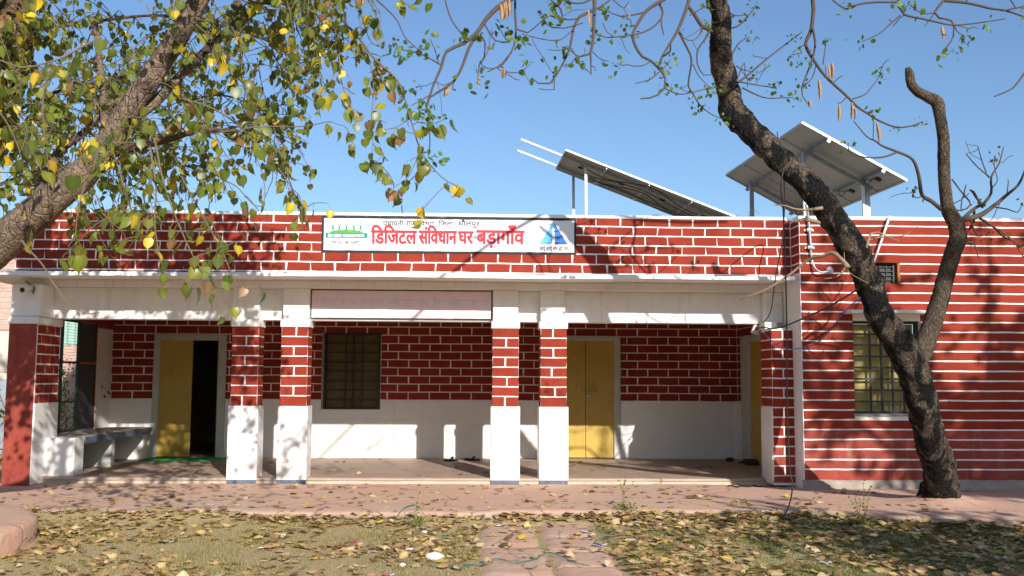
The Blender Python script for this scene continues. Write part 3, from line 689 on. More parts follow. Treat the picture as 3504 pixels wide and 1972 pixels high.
# old faded sign in the middle panel of the fascia
def faded_mat():
    m, nt, bs = new_mat('faded_sign_paint')
    a = noise(nt, 2.2, 7, .7, dist=1.); b = noise(nt, 9, 6, .7, dist=1.)
    c = ramp(nt, a, [(.3, (.82, .62, .62)), (.5, (.76, .63, .71)), (.7, (.84, .64, .56))])
    c = mixcol(nt, ramp(nt, b, [(.5, 0.), (.72, .5)]), c, (.80, .72, .68)); nt.links.new(c, bs.inputs['Base Color']); bs.inputs['Roughness'].default_value = .8
    return m
M['faded'] = faded_mat(); M['ghost'] = paint('ghost_of_old_lettering', (.64, .52, .63), .8, .1, (.74, .62, .61), 1.0, 7, .1)
fs = thing('faded_sign', (-1.07, .1, 2.2), 'faded pinkish sign with a worn purple ghost of lettering in the fascia', 'sign')
MB().box(-2.353, .232, .105, .1485, 2.243, 2.650).build('border', 'blackborder', fs)
mb = wob(-2.345, .222, 2.252, 2.642, .098, .002); mb.v = [(x, .098 if y != -.42 else .105, z) for x, y, z in mb.v]; mb.build('panel', 'faded', fs)
gh = MB(); x = -2.27
[stroke(gh, [(a_, 2.513 + J(.003)), (b_, 2.508 + J(.003))], .014, .0965) for a_, b_ in ((-2.29, -1.72), (-1.66, -1.3), (-1.22, -.7), (-.62, -.38), (-.32, .17))]
while x < .15:
    k = random.random(); h = random.uniform(.05, .105); zt = 2.503
    stroke(gh, [(x, zt), (x + J(.004), zt - h)], .014, .0962)
    if k > .3: stroke(gh, [(x - .004, zt - h * .4), (x - .03, zt - h * .35), (x - .042, zt - h * .62), (x - .024, zt - h * .9)], [.012, .014, .012, .01], .0959)
    if k > .75: stroke(gh, [(x, zt + .005), (x - .02, zt + .045), (x - .05, zt + .05)], .011, .0962)
    x += random.choice([.03, .05, .07, .09, .14])
gh.build('lettering_ghost', 'ghost', fs)

# ================================================================== SOLAR ARRAYS
def array(name, label, T, pan, n_s, n_w, ang, w_dir, sl, wl, gap_s, gap_w, Yc):
    """panels on a plane: s runs down the slope (+x, descending), w runs away from the camera"""
    a = thing(name, (T.x, T.y, 3.0), label, 'solar array')
    s = Vector((math.cos(ang), 0, -math.sin(ang))); w = Vector((w_dir, 1, 0)).normalized(); nrm = w.cross(s).normalized()
    if nrm.z < 0: nrm = -nrm
    pts = {}
    for i in range(n_s):
        for j in range(n_w):
            o = T + s * (i * (sl + gap_s)) + w * (j * (wl + gap_w))
            c = [o, o + s * sl, o + s * sl + w * wl, o + w * wl]; th = .038
            f = MB()   # frame: four bars
            for p, q in zip(c, c[1:] + c[:1]):
                d = (q - p).normalized(); f.bar(p - nrm * th / 2 + d * .0, q - nrm * th / 2, .03, th, nrm)
            fr = f.build('panel', 'alu', a)
            g = MB(); ins = .012
            cc = [c[0] + (s + w) * ins, c[1] + (-s + w) * ins, c[2] + (-s - w) * ins, c[3] + (s - w) * ins]
            g.quad(*[p - nrm * .012 for p in cc]); g.build('backsheet', 'backsheet', fr)
            h = MB(); h.quad(*[p - nrm * .003 for p in cc][::-1]); h.build('cells', 'cell', fr)
            jb = o + s * (sl * .86 if sl > 1.5 else sl * .5) + w * (wl * .5)
            b = MB(); b.bar(jb - nrm * .03 - s * .06, jb - nrm * .03 + s * .06, .09, .03, nrm); b.build('junction_box', 'plasticblack', fr)
    return a, s, w, nrm
T1 = aty(1425 * V, 376 * V, 7.3); SL1 = 0.965
ar1, s1_, w1_, n1_ = array('solar_array', 'long sloping row of four solar panels behind the parapet, rails jutting out', T1, 'p', 4, 1, math.atan2(170 - 6, 425), -.03, SL1, 1.95, .045, .02, 7.3)
for wq in (.42, 1.5):   # rails run on past the top end
    MB().bar(T1 + w1_ * wq - s1_ * 1.02 - n1_ * .06, T1 + w1_ * wq + s1_ * 4.1 - n1_ * .06, .045, .045, n1_).build('rail', 'galv', ar1)
for i in (1, 2, 3):
    MB().bar(T1 + s1_ * (i * (SL1 + .045) - .022) - n1_ * .055 + w1_ * .05, T1 + s1_ * (i * (SL1 + .045) - .022) - n1_ * .055 + w1_ * 1.9, .03, .03, n1_).build('cross_rail', 'alu', ar1)
for sq, wq in ((.55, .42), (.4, 1.5), (3.3, .42), (3.3, 1.5)):
    p = T1 + s1_ * sq + w1_ * wq - n1_ * .08; MB().bar(p, (p.x + .02, p.y, 2.95), .06, .05, (0, 1, 0)).build('post', 'galv', ar1)
for k in range(4):
    pts = []
    for t in np.linspace(0, 1, 14):
        q = T1 + s1_ * (.35 + k * .25 + t * 3.3) + w1_ * (.4 + .35 * k + .3 * math.sin(t * 9 + k)) - n1_ * (.07 + .05 * abs(math.sin(t * 6 + k * 2))); pts.append(q)
    MB().tube(pts, .010, 6, ds=.1).build('cable', 'plasticblack', ar1)
T2 = aty(2020 * V, 307 * V, 1.8)
ar2, s2_, w2_, n2_ = array('solar_array', 'broad tilted solar array of four panels standing above the right wing roof', T2, 'p', 1, 4, math.atan2(150 - 2, 270), -.05, 1.96, 1.04, .02, .02, 1.8)
W2 = 4.2
for sq in (.52, 1.55): MB().bar(T2 + s2_ * sq - n2_ * .075 + w2_ * -.02, T2 + s2_ * sq - n2_ * .075 + w2_ * (W2 + .02), .06, .06, n2_).build('purlin', 'galv', ar2)
for wq in (.75, 3.55): MB().bar(T2 + s2_ * .35 - n2_ * .135 + w2_ * wq, T2 + s2_ * 1.75 - n2_ * .135 + w2_ * wq, .06, .06, n2_).build('rafter', 'galv', ar2)
for sq, wq in ((.42, .75), (1.66, .75), (.42, 3.55), (1.66, 3.55)):
    p = T2 + s2_ * sq + w2_ * wq - n2_ * .15; MB().bar(p, (p.x, p.y, 3.1), .075, .06, (0, 1, 0)).build('post', 'galv', ar2)
p = T2 + s2_ * 1.66 + w2_ * .75 - n2_ * .15; MB().bar(p + Vector((-.07, 0, .02)), (p.x - .05, p.y - .01, 3.1), .045, .045, (0, 1, 0)).build('post', 'plasticwhite', ar2)
for j in range(4):
    q = T2 + s2_ * (1.96 * .86) + w2_ * (j * 1.06 + .52) - n2_ * .05; e = T2 + s2_ * 1.5 + w2_ * (j * 1.06 + .62) - n2_ * .1
    for dd in (-.03, .04): MB().tube([q - s2_ * .06, (q + e) / 2 - n2_ * (.06 + dd) + w2_ * dd, e], .006, 5, ds=.05).build('cable', 'plasticblack', ar2)

# ================================================================== SMALL FIXTURES
# security camera under the cornice
cc = thing('security_camera', (-5.98, -.40, 2.55), 'white bullet security camera with black lens under the cornice corner', 'security camera')
p0 = aty(95, 985, -.35)
b = MB(); b.tube([(p0.x + .0, -.28, p0.z - .0), (p0.x, -.30, p0.z - .0)], [.05, .045], 12); b.tube([(p0.x, -.29, p0.z), (p0.x, -.36, p0.z - .04)], .012, 8); b.build('bracket', 'plasticblack', cc, True)
b = MB(); b.tube([(p0.x + .02, -.30, p0.z + .0), (p0.x + .01, -.40, p0.z - .01), (p0.x + .005, -.52, p0.z - .045)], [.046, .05, .05], 14); b.build('housing', 'plasticwhite', cc, True)
b = MB(); b.tube([(p0.x + .005, -.52, p0.z - .045), (p0.x + .004, -.532, p0.z - .048)], [.034, .03], 14); b.build('lens', 'plasticblack', cc, True)
MB().tube([aty(88, 962, -.3), aty(105, 975, -.3), aty(118, 985, -.3), aty(112, 1005, -.33)], .008, 6, ds=.03).build('cable', 'plasticblack', cc)
# junction box with cables beside the right pier
jb = thing('junction_box', aty(2585, 1128, .3), 'small grey switch box hanging crooked beside the right-hand pier', 'junction box')
c0 = aty(2586, 1128, .2)
b = MB(); b.box(-.055, .055, -.03, .03, -.07, .07); me = b.mesh('body'); o = link('body', me, jb, M['pvc'], Matrix.Translation(c0) @ Matrix.Rotation(.35, 4, 'Y')); bevel(o, .01)
b = MB(); b.box(-.025, .025, -.034, -.029, -.01, .035); link('cover', b.mesh('cover'), jb, M['signred'], Matrix.Translation(c0) @ Matrix.Rotation(.35, 4, 'Y'))
MB().bar(c0 + Vector((.03, 0, .06)), (c0.x + .06, .2, 2.23), .012).build('hanger', 'plasticblack', jb)
def cable(label, pts, r, mat='plasticblack', ds=.06, name='cable', cat='cable', group=None):
    o = MB().tube(pts, r, 6, ds=ds).build(name, mat, None, True); return tag(o, label, cat, group)
Cg = lambda x, y, Y: C6(x, y, Y)
cable('black cable hanging from the tree limb down to the lawn', [aty(2685, 560, -3.9), aty(2672, 640, -3.9), aty(2680, 720, -3.8), aty(2684, 830, -3.5), aty(2690, 1000, -3.2), aty(2693, 1200, -2.9), aty(2694, 1400, -2.7), aty(2702, 1600, -2.7), aty(2712, 1660, -2.75), aty(2700, 1730, -2.9), atz(2672, 1775, -.14), atz(2620, 1800, -.18), atz(2575, 1815, -.185)], .008)
cable('black cable dropping from the limb to the switch box', [aty(2682, 570, -3.85), aty(2684, 700, -2.6), Cg(320, 130, -1.0), Cg(300, 350, -.9), Cg(265, 520, -.85), Cg(240, 680, -.8), Cg(220, 840, -.6), Cg(190, 930, -.3), Cg(140, 985, 0), c0 + Vector((.02, 0, .06))], .008)
cable('thick cable sagging from the switch box to the leaning trunk', [c0 + Vector((.04, -.02, .02)), Cg(160, 1015, -.3), Cg(220, 1028, -.8), Cg(330, 1005, -1.4), Cg(450, 955, -2.0), Cg(620, 880, -2.6), Cg(780, 795, -3.1), Cg(925, 705, -3.55)], .010)
cable('thin blue wire drooping between the pier and the trunk', [Cg(130, 1040, -.1), Cg(200, 1110, -.6), Cg(270, 1165, -1), Cg(380, 1195, -1.5), Cg(500, 1180, -2), Cg(620, 1125, -2.5), Cg(740, 990, -2.9), Cg(830, 880, -3.2), Cg(950, 770, -3.5)], .006, 'darkblue')
# conduit pipe bent at the wing corner
cd = thing('conduit_pipe', aty(2770, 760, -.82), 'grey conduit pipe running down the wing corner and curling out', 'pipe')
MB().tube([Cg(505, 0, -.86), Cg(515, 60, -.83), Cg(522, 120, -.82), Cg(528, 200, -.82), Cg(538, 300, -.82), Cg(541, 375, -.82)], .021, 10, ds=.05).build('sleeve', 'galv', cd, True)
MB().tube([Cg(541, 370, -.82), Cg(548, 440, -.82), Cg(560, 490, -.83), Cg(585, 535, -.86), Cg(630, 560, -.88), Cg(680, 555, -.86), Cg(700, 548, -.80)], .0125, 10, ds=.03).build('pipe', 'pvc', cd, True)
for yy in (212, 357): b = MB(); q = Cg(531 if yy < 300 else 539, yy, -.82); b.box(q.x - .065, q.x + .065, -.795, -.786, q.z - .012, q.z + .012); b.tube([(q.x - .036, -.82, q.z), (q.x + .036, -.82, q.z)], .027, 8); b.build('clamp', 'alu', cd)
q = Cg(700, 545, -.785); b = MB(); b.tube([(q.x, -.78, q.z), (q.x, -.80, q.z)], [.055, .04], 12); b.build('flange', 'pvc', cd)
o = MB().tube([Cg(1195, 95, -.85), Cg(1130, 290, -.85), Cg(1058, 490, -.83)], [.016, .016, .016], 10).build('pole', 'plasticwhite', None, True); tag(o, 'white pipe leaning against the wing parapet above the vent', 'pole')

# ================================================================== PORCH FURNISHINGS
bn = thing('bench', (-6.0, 1.6, 0), 'low cement bench with dark blue slab edge along the left porch side', 'bench')
bevel(MB().box(-6.16, -5.62, .16, .50, .0, .53).build('end_block', 'tile', bn), .01)
sl = MB().box(-6.45, -5.62, .505, 3.55, .47, .53).build('seat', 'concrete', bn); MB().box(-5.622, -5.60, .51, 3.40, .43, .522).build('seat_edge', 'bluegrey', sl)
bevel(MB().box(-6.4, -5.66, 1.70, 1.86, .0, .468).build('leg', 'jamb', bn), .008)
bevel(MB().box(-6.4, -5.66, 3.2, 3.4, .0, .468).build('leg', 'white', bn), .008)
MB().box(-6.45, -6.40, .5, 3.58, .0, .468).build('back_panel', 'concrete', bn)
# side grille in the left opening
gr = thing('side_grille', (-6.42, 1.7, .53), 'green and black mesh grille closing the left side of the porch', 'grille')
b = MB()
for y in (.55, 1.55, 2.2, 2.92): b.box(-6.45, -6.41, y - .02, y + .02, .53, 2.3)
for z in (.55, 1.0, 1.62, 2.28): b.box(-6.448, -6.412, .57, 2.18, z - .015, z + .015)
b.build('frame', flat('dark_green_paint', (.012, .05, .025), .5), gr)
b = MB()
for z in np.arange(.56, 2.28, .045): b.box(-6.434, -6.430, .57, 2.18, z, z + .004)
b = b.build('mesh_wire', 'galv', gr); b['kind'] = 'stuff'
MB().box(-6.44, -6.42, 2.22, 2.90, .54, 2.27).build('blind_panel', flat('slate_panel', (.06, .062, .075), .6), gr)
b = MB(); b.box(-6.436, -6.405, 2.90, 2.94, .54, 2.28); b.box(-6.436, -6.405, 2.2, 2.9, 1.60, 1.64); b.build('trim', 'orange', gr)
pw = thing('side_wall', (-6.5, 3.2, 0), 'white plastered side wall pier at the back left corner of the porch', 'wall')
MB().box(-6.70, -6.385, 2.94, 3.6, .0, 2.22).build('pier', 'tile', pw); MB().box(-6.72, -6.378, .5, 3.6, 2.3, 2.66).build('lintel_beam', 'red', pw); MB().box(-6.7, -6.38, 2.94, 3.6, 2.221, 2.30).build('cap', 'redlow', pw)
MB().box(-6.71, -6.456, .5, 2.94, -.1, .5).build('low_wall', 'white', pw)
# green door mat
mt = MB(); X = np.linspace(-5.62, -4.28, 18)
for x in X:
    for y in np.linspace(2.85, 3.52, 8): mt.v.append((float(x) + J(.006), float(y) + J(.006), .012 + .006 * mnoise.noise(Vector((x * 5, y * 5, 0)))))
for i in range(17):
    for j in range(7): a = i * 8 + j; mt.f.append((a, a + 8, a + 9, a + 1))
o = mt.build('door_mat', 'mat', None, True); sd = o.modifiers.new('solid', 'SOLIDIFY'); sd.thickness = .012; tag(o, 'green fabric mat on the porch floor before the open door', 'mat')
# sandals on the floor by the third column
def sandal(x, y, rz, label):
    s_ = thing('sandal', (x, y, .002), label, 'sandal', 'sandals by the column')
    pr = [(-.13, .03), (-.10, .042), (0, .036), (.06, .046), (.12, .04), (.14, .015), (.14, -.015), (.12, -.036), (.06, -.042), (0, -.032), (-.10, -.038), (-.13, -.025)]
    Rz = Matrix.Rotation(rz, 3, 'Z'); f = lambda a, b, c: tuple(Rz @ Vector((a, b, 0)) + Vector((x, y, c)))
    m_ = MB(); n_ = len(pr); m_.v = [f(a, b, .004) for a, b in pr] + [f(a, b, .028 + (.012 if a < -.05 else 0)) for a, b in pr]; m_.f = [tuple(range(n_))[::-1], tuple(range(n_, 2 * n_))] + [(k, (k + 1) % n_, n_ + (k + 1) % n_, n_ + k) for k in range(n_)]
    m_.build('sole', 'plasticblack', s_)
    st = MB(); st.tube([f(.0, .042, .02), f(.03, .025, .06), f(.04, 0, .07), f(.03, -.022, .06), f(.0, -.04, .02)], .012, 6, ds=.01); st.build('strap', 'plasticblack', s_, True)
q = atz(1545, 1572, 0)
sandal(q.x, 2.98, .5, 'black sandal lying beside another near the third column, the nearer of two'); sandal(q.x + .36, 3.1, -.25, 'black sandal lying flat near the third column, the further right of two')
# crumpled dark cloth near the right pier
def crumple(name, label, cat, c, rx, ry, h, mat, seed):
    bm = bmesh.new(); bmesh.ops.create_icosphere(bm, subdivisions=3, radius=1)
    for v_ in bm.verts:
        n_ = mnoise.noise(v_.co * 2.2 + Vector((seed, 0, 0))) * .45 + mnoise.noise(v_.co * 5 + Vector((0, seed, 0))) * .3
        p_ = v_.co * (1 + n_); v_.co = Vector((c[0] + p_.x * rx, c[1] + p_.y * ry, c[2] + max(0, p_.z * .5 + .5) * h))
    me = bpy.data.meshes.new(name); bm.to_mesh(me); bm.free(); return tag(link(name, me, None, M[mat]), label, cat)
M['cloth'] = paint('brown_cloth', (.10, .055, .035), .9, .5, (.3, .2, .1), .6, 18, .6)
q = atz(2570, 1592, 0); crumple('rag', 'crumpled brown rag on the porch floor beside the right pier', 'rag', (q.x, q.y, .0), .17, .1, .1, 'cloth', 3)
q = atz(2498, 1580, 0); crumple('rag', 'small brown clod lying on the porch floor near the corner', 'clod', (q.x, q.y, .0), .07, .05, .07, 'cloth', 9)
q = atz(2540, 1664, -.07); o = MB().tube([(q.x + .16 * k / 9 * 3 - .2, q.y + .06 * math.sin(k * 2.1), pz(q.x, q.y) + .012 + .008 * (k % 2)) for k in range(22)], .009, 6, ds=.02).build('cord', 'plasticblack', None, True); tag(o, 'tangled black cord lying on the pavement by the right pier', 'cord')

# ================================================================== TREES
RIB = np.array([1.45] * 7 + [.92] * 16)
def leaf_cloud(name, base_v, base_f, mats, cols, mat, parent=None):
    """many leaves in one mesh: base shape (n,3) placed by 4x4 matrices, a colour each"""
    n = len(mats); A = np.array(mats); bv = np.c_[base_v, np.ones(len(base_v))]; k = len(base_v)
    vv = np.einsum('nij,kj->nki', A, bv)[:, :, :3].reshape(-1, 3)
    loops = np.concatenate([np.array(f) for f in base_f]); sizes = np.array([len(f) for f in base_f])
    allloops = (loops[None, :] + (np.arange(n) * k)[:, None]).ravel(); sz_ = np.tile(sizes, n)
    me = bpy.data.meshes.new(name); me.vertices.add(len(vv)); me.vertices.foreach_set('co', vv.ravel().astype('f'))
    me.loops.add(len(allloops)); me.loops.foreach_set('vertex_index', allloops.astype('i'))
    me.polygons.add(len(sz_)); me.polygons.foreach_set('loop_start', np.concatenate([[0], np.cumsum(sz_)[:-1]]).astype('i')); me.polygons.foreach_set('loop_total', sz_.astype('i'))
    me.update(calc_edges=True)
    at = me.color_attributes.new('col', 'FLOAT_COLOR', 'POINT'); cc_ = np.repeat(np.c_[np.array(cols), np.ones(n)], k, axis=0)
    if k == len(RIB): cc_[:, :3] *= np.tile(RIB, n)[:, None]
    at.data.foreach_set('color', cc_.ravel().astype('f'))
    me.polygons.foreach_set('use_smooth', [True] * len(sz_))
    return link(name, me, parent, M[mat])
def leaf_mesh(name, base_v, base_f, col, mat):
    me = bpy.data.meshes.new(name); me.from_pydata([tuple(v_) for v_ in base_v], [], base_f); me.update()
    at = me.color_attributes.new('col', 'FLOAT_COLOR', 'POINT'); cv = np.tile([*col, 1.], (len(base_v), 1)); cv[:, :3] *= RIB[:, None] if len(base_v) == len(RIB) else 1.; at.data.foreach_set('color', cv.ravel().astype('f')); me.polygons.foreach_set('use_smooth', [True] * len(base_f)); me.materials.append(M[mat]); return me
# heart-shaped peepal leaf, hangs along -z from the stalk, unit width, drip tip, folded along the midrib
HL = [(0, .0), (.22, .08), (.43, .04), (.54, -.16), (.54, -.41), (.46, -.64), (.29, -.82), (.09, -.94), (.008, -1.2)]
def heart(fold=.12, curl=.1):
    v_ = [(0, 0, 0)]; mid = [(0, -.16), (0, -.38), (0, -.62), (0, -.82), (0, -.95), (0, -1.22)]
    midi = []
    for x, z in mid: midi.append(len(v_)); v_.append((x, curl * (z * z), z))
    f_ = []
    for s_ in (-1, 1):
        e = []
        for x, z in HL[1:]: e.append(len(v_)); v_.append((s_ * x, -fold * abs(x) * 2 * .5 + curl * (z * z), z))
        m0 = 0; ms = [0] + midi
        f = [(0, e[0], e[1], ms[1]), (ms[1], e[1], e[2]), (ms[1], e[2], e[3], ms[2]), (ms[2], e[3], e[4], ms[3]), (ms[3], e[4], e[5], ms[4]), (ms[4], e[5], e[6], ms[5]), (ms[5], e[6], e[7], ms[6])]
        f_ += [q if s_ > 0 else q[::-1] for q in f]
    return np.array(v_), f_
HV, HF = heart(.14, .10); HV2, HF2 = heart(.42, .34)
GREENS = [(.085, .125, .018), (.11, .15, .022), (.15, .18, .025), (.06, .10, .02), (.20, .205, .03), (.13, .13, .022)]
YELL = [(.66, .42, .02), (.52, .40, .03), (.70, .46, .04), (.42, .36, .03)]
BRN = [(.22, .11, .05), (.28, .15, .08), (.16, .08, .04)]
def leaf_col():
    k = random.random(); c = random.choice(GREENS if k < .83 else YELL if k < .95 else BRN); g = random.uniform(.8, 1.25); return tuple(v_ * g for v_ in c)
def hang_matrix(p, size, tilt=.55):
    a = random.uniform(0, 2 * math.pi); t = random.gauss(0, tilt * .6); r_ = random.gauss(0, tilt * .55)
    return (Matrix.Translation(p) @ Matrix.Rotation(a, 4, 'Z') @ Matrix.Rotation(t, 4, 'X') @ Matrix.Rotation(r_, 4, 'Y') @ Matrix.Diagonal((size * random.uniform(.8, 1.1), size, size, 1)))
def twig_grow(p, d, length, droop, wig=.25, step=.055):
    pts = [p.copy()]; d = d.normalized(); n_ = max(3, int(length / step))
    for k in range(n_):
        d = (d + Vector((J(wig), J(wig), J(wig) - droop))).normalized(); p = p + d * step; pts.append(p.copy())
    return pts
def in_frame(p, margin=0.):
    v_ = RM.transposed() @ (Vector(p) - CAM_LOC)
    if v_.z > -.5: return False
    x, y = v_.x / -v_.z, v_.y / -v_.z
    return abs(x) < .5143 + margin and abs(y) < .2894 + margin

# ---------------------------------------------------------------- forked scorched tree in front of the wing
rt_ = thing('forked_tree', (5.62, -2.15, -.07), 'forked tree with black scorched bark and sparse young leaves before the red wing', 'tree')
TR = [(3236, 1752, -2.15, 128), (3231, 1722, -2.17, 116), (3222, 1660, -2.3, 110), (3214, 1600, -2.42, 108), (3182, 1496, -2.7, 100), (3149, 1350, -3.0, 99), (3121, 1250, -3.15, 106), (3080, 1180, -3.25, 100), (3013, 1081, -3.4, 90), (2966, 950, -3.5, 94), (2908, 830, -3.6, 92), (2848, 745, -3.68, 90), (2790, 660, -3.7, 90), (2699, 570, -3.65, 87), (2628, 507, -3.6, 86), (2560, 440, -3.5, 88), (2514, 390, -3.45, 93), (2494, 322, -3.5, 84), (2480, 262, -3.6, 79), (2465, 184, -3.75, 78), (2468, 80, -4.0, 66), (2457, 0, -4.15, 59), (2440, -90, -4.3, 50), (2450, -260, -4.5, 38), (2500, -420, -4.7, 24)]
def limb(L, seg, amp, n=20):
    pts = [aty(x, y, Y) for x, y, Y, w in L]; rr = [w / 2 / FPX * (Y - CAM_LOC.y) * 1.02 for x, y, Y, w in L]
    return MB().tube(pts, rr, n, amp, 7., seg)
limb(TR, .035, .17, 30).build('trunk', 'charbark', rt_, True)
RL = [(3125, 1235, -3.15, 90), (3160, 1185, -3.18, 74), (3184, 1124, -3.2, 64), (3212, 1037, -3.25, 62), (3236, 950, -3.3, 58), (3262, 863, -3.4, 58), (3278, 815, -3.42, 60), (3272, 775, -3.45, 56), (3254, 738, -3.5, 50), (3240, 699, -3.52, 43), (3231, 592, -3.6, 40), (3229, 484, -3.7, 40), (3218, 403, -3.78, 40), (3207, 352, -3.8, 43), (3176, 333, -3.84, 38), (3144, 316, -3.9, 36), (3119, 290, -3.95, 32), (3112, 253, -3.97, 28), (3106, 233, -4.0, 18)]
limb(RL, .04, .12, 20).build('branch', 'stubbark', rt_, True)
# root flare
rf = MB()
for k in range(6):
    a = k * 1.05 + .4; c = Vector((5.62, -2.15, -.1)); e = c + Vector((math.cos(a) * .34, math.sin(a) * .34, -.02))
    rf.tube([c + Vector((math.cos(a) * .1, math.sin(a) * .1, .22)), c + Vector((math.cos(a) * .19, math.sin(a) * .19, .06)), e], [.1, .075, .03], 10, .2, 9, .04)
rf.build('root_flare', 'charbark', rt_, True)
tw = MB(); TUFT = []; PODS = []
def deeper(Y): return Y + 1.25 if Y < -4.7 else Y
def branch(C, pts, Y0, Y1, r0, r1, mb=tw, sub=True, tuft=.5):
    ax = sum(x for x, y in pts) / len(pts); ay = sum(y for x, y in pts) / len(pts); sh_ = 1.25 if Y0 < -4.7 else 0.
    if C is C2: sh_ = -1.3
    elif C is C3: sh_ = -1.2 if ax < 720 else -.2 if ax < 1180 else 1.25
    elif ax > 1100 and ay < 650: sh_ = -.8
    Y0, Y1 = Y0 + sh_, Y1 + sh_; kr = 1 + sh_ / 9; r0, r1 = r0 * kr, r1 * kr
    n_ = len(pts); P = [C(x, y, Y0 + (Y1 - Y0) * k / (n_ - 1)) for k, (x, y) in enumerate(pts)]
    mb.tube(P, [r0 + (r1 - r0) * k / (n_ - 1) for k in range(n_)], 6, .0, 5, .05, False)
    Q, _ = resample(P, 1., .09)
    for k, q in enumerate(Q):
        f = k / len(Q)
        if sub and f > .25 and random.random() < .22:
            d = Vector((J(1), J(.7), J(.8))); t_ = twig_grow(q, d, random.uniform(.1, .38), -.02, .35, .045); mb.tube(t_, [r1 * .8] * (len(t_) - 1) + [r1 * .4], 5, 0, 5, None, False)
            if random.random() < tuft * 1.3: TUFT.append((t_[-1], random.uniform(.6, 1.1)))
        elif f > .5 and random.random() < tuft * .4: TUFT.append((q, random.uniform(.5, .9)))
    if random.random() < tuft + .2: TUFT.append((P[-1], 1.1))
    return P
B3 = lambda *a, **k: branch(C3, *a, **k); B4 = lambda *a, **k: branch(C4, *a, **k); B2 = lambda *a, **k: branch(C2, *a, **k)
B3([(645, -120), (640, -20), (635, 120), (630, 250), (615, 330), (600, 355), (545, 370), (510, 385)], -5.6, -5.9, .019, .006, tuft=.1)
B3([(612, 345), (615, 420), (615, 490)], -5.8, -5.8, .009, .005, tuft=0); B3([(615, 430), (640, 440), (645, 465)], -5.8, -5.8, .005, .003, tuft=0)
B3([(640, 60), (600, 80), (540, 110), (500, 190), (480, 300), (430, 420), (375, 510), (345, 545), (270, 545), (235, 515)], -5.65, -5.9, .016, .005, tuft=.12)
B3([(375, 510), (375, 585), (275, 580)], -5.85, -5.9, .006, .004, tuft=0)
B3([(330, -20), (420, 60), (430, 110), (400, 30)], -5.9, -5.9, .007, .003); B3([(350, 105), (480, 130), (560, 105), (700, 30), (760, -20)], -5.9, -5.7, .006, .008, tuft=.2)
B3([(640, -20), (560, 20), (470, 15), (380, -20)], -5.6, -5.9, .009, .006)
B3([(700, -40), (760, 0), (830, 55), (865, 10)], -5.5, -5.6, .006, .004, tuft=.2)
B3([(560, 150), (440, 185), (360, 180), (290, 140)], -5.8, -5.9, .006, .004); B3([(500, 190), (420, 260), (330, 262), (230, 240), (160, 222)], -5.85, -5.9, .005, .004)
B3([(480, 310), (400, 330), (330, 325)], -5.85, -5.9, .005, .003); B3([(485, 315), (520, 370), (450, 440), (430, 420)], -5.8, -5.8, .006, .003, tuft=.1)
B3([(1160, -60), (1100, -10), (1060, 15), (1010, 45), (960, 90), (900, 190), (885, 230), (905, 300), (950, 370), (1010, 400), (1060, 450), (1100, 510), (1095, 575), (1050, 620), (1000, 640), (940, 645)], -5.5, -5.8, .019, .006)
B3([(1060, 20), (1085, 80), (1075, 120), (1075, 160), (1090, 230)], -5.5, -5.6, .013, .005, tuft=.3); B3([(1075, 120), (1030, 170), (960, 210), (880, 230), (720, 245), (640, 220)], -5.55, -5.7, .010, .004)
B3([(970, 80), (880, 100), (800, 105), (720, 70), (690, 40)], -5.5, -5.7, .008, .004); B3([(690, 150), (720, 210), (760, 240)], -5.7, -5.7, .004, .004)
B3([(1262, -60), (1250, 20), (1190, 180), (1140, 270), (1080, 370), (1060, 430)], -5.45, -5.7, .018, .009); B3([(1250, 40), (1300, 110), (1340, 170), (1395, 195)], -5.4, -5.3, .016, .02, tuft=.1)
B3([(1190, 210), (1230, 290), (1270, 380), (1260, 480), (1250, 560), (1280, 610), (1320, 680), (1390, 740), (1480, 782)], -5.5, -5.1, .011, .004)
B3([(1395, 200), (1350, 270), (1310, 330), (1310, 420), (1350, 490), (1400, 490)], -5.35, -5.3, .010, .004, tuft=.35); B3([(1340, 175), (1330, 220), (1280, 265), (1220, 250), (1185, 200)], -5.4, -5.5, .007, .003, tuft=.35)
B3([(1090, 575), (1190, 615), (1290, 600), (1420, 565)], -5.7, -5.4, .006, .004); B3([(905, 545), (1000, 520), (1060, 470)], -5.7, -5.7, .004, .006); B3([(1260, 100), (1330, 60), (1390, 30)], -5.4, -5.4, .006, .005)
B3([(1280, 420), (1320, 500), (1390, 570)], -5.4, -5.3, .005, .003)
B2([(1900, -80), (1800, 0), (1720, 50), (1640, 130), (1570, 230), (1480, 300), (1365, 355), (1330, 460), (1270, 600), (1220, 770)], -5.7, -6.1, .026, .008, tuft=.4)
B2([(1580, 230), (1520, 330), (1480, 440), (1420, 555), (1300, 640), (1240, 680), (1225, 760)], -5.9, -6.1, .016, .006); B2([(1330, 450), (1180, 370), (1010, 335)], -6, -6.1, .007, .004)
B2([(1310, 430), (1280, 330), (1250, 270)], -6, -6, .005, .003); B2([(1245, 780), (1250, 1000), (1240, 1090)], -6.1, -6.1, .007, .004, tuft=.35); B2([(1600, 240), (1630, 290), (1625, 390), (1590, 450), (1580, 560)], -5.9, -6, .009, .005, tuft=.3)
B2([(1630, 170), (1700, 280), (1800, 290)], -5.9, -5.9, .007, .006); B2([(1812, 360), (1740, 460), (1640, 470), (1600, 440)], -5.9, -6, .006, .004, tuft=.3); B2([(1355, 0), (1400, 140), (1500, 270)], -5.9, -5.9, .006, .006)
B2([(1420, 560), (1340, 590), (1290, 560), (1230, 590), (1150, 600)], -6, -6.1, .005, .003); B2([(1245, 660), (1190, 690), (1120, 730)], -6.1, -6.1, .005, .003); B2([(860, -20), (960, 70), (1030, 150), (1080, 260), (1180, 350)], -6.1, -6.1, .007, .004)
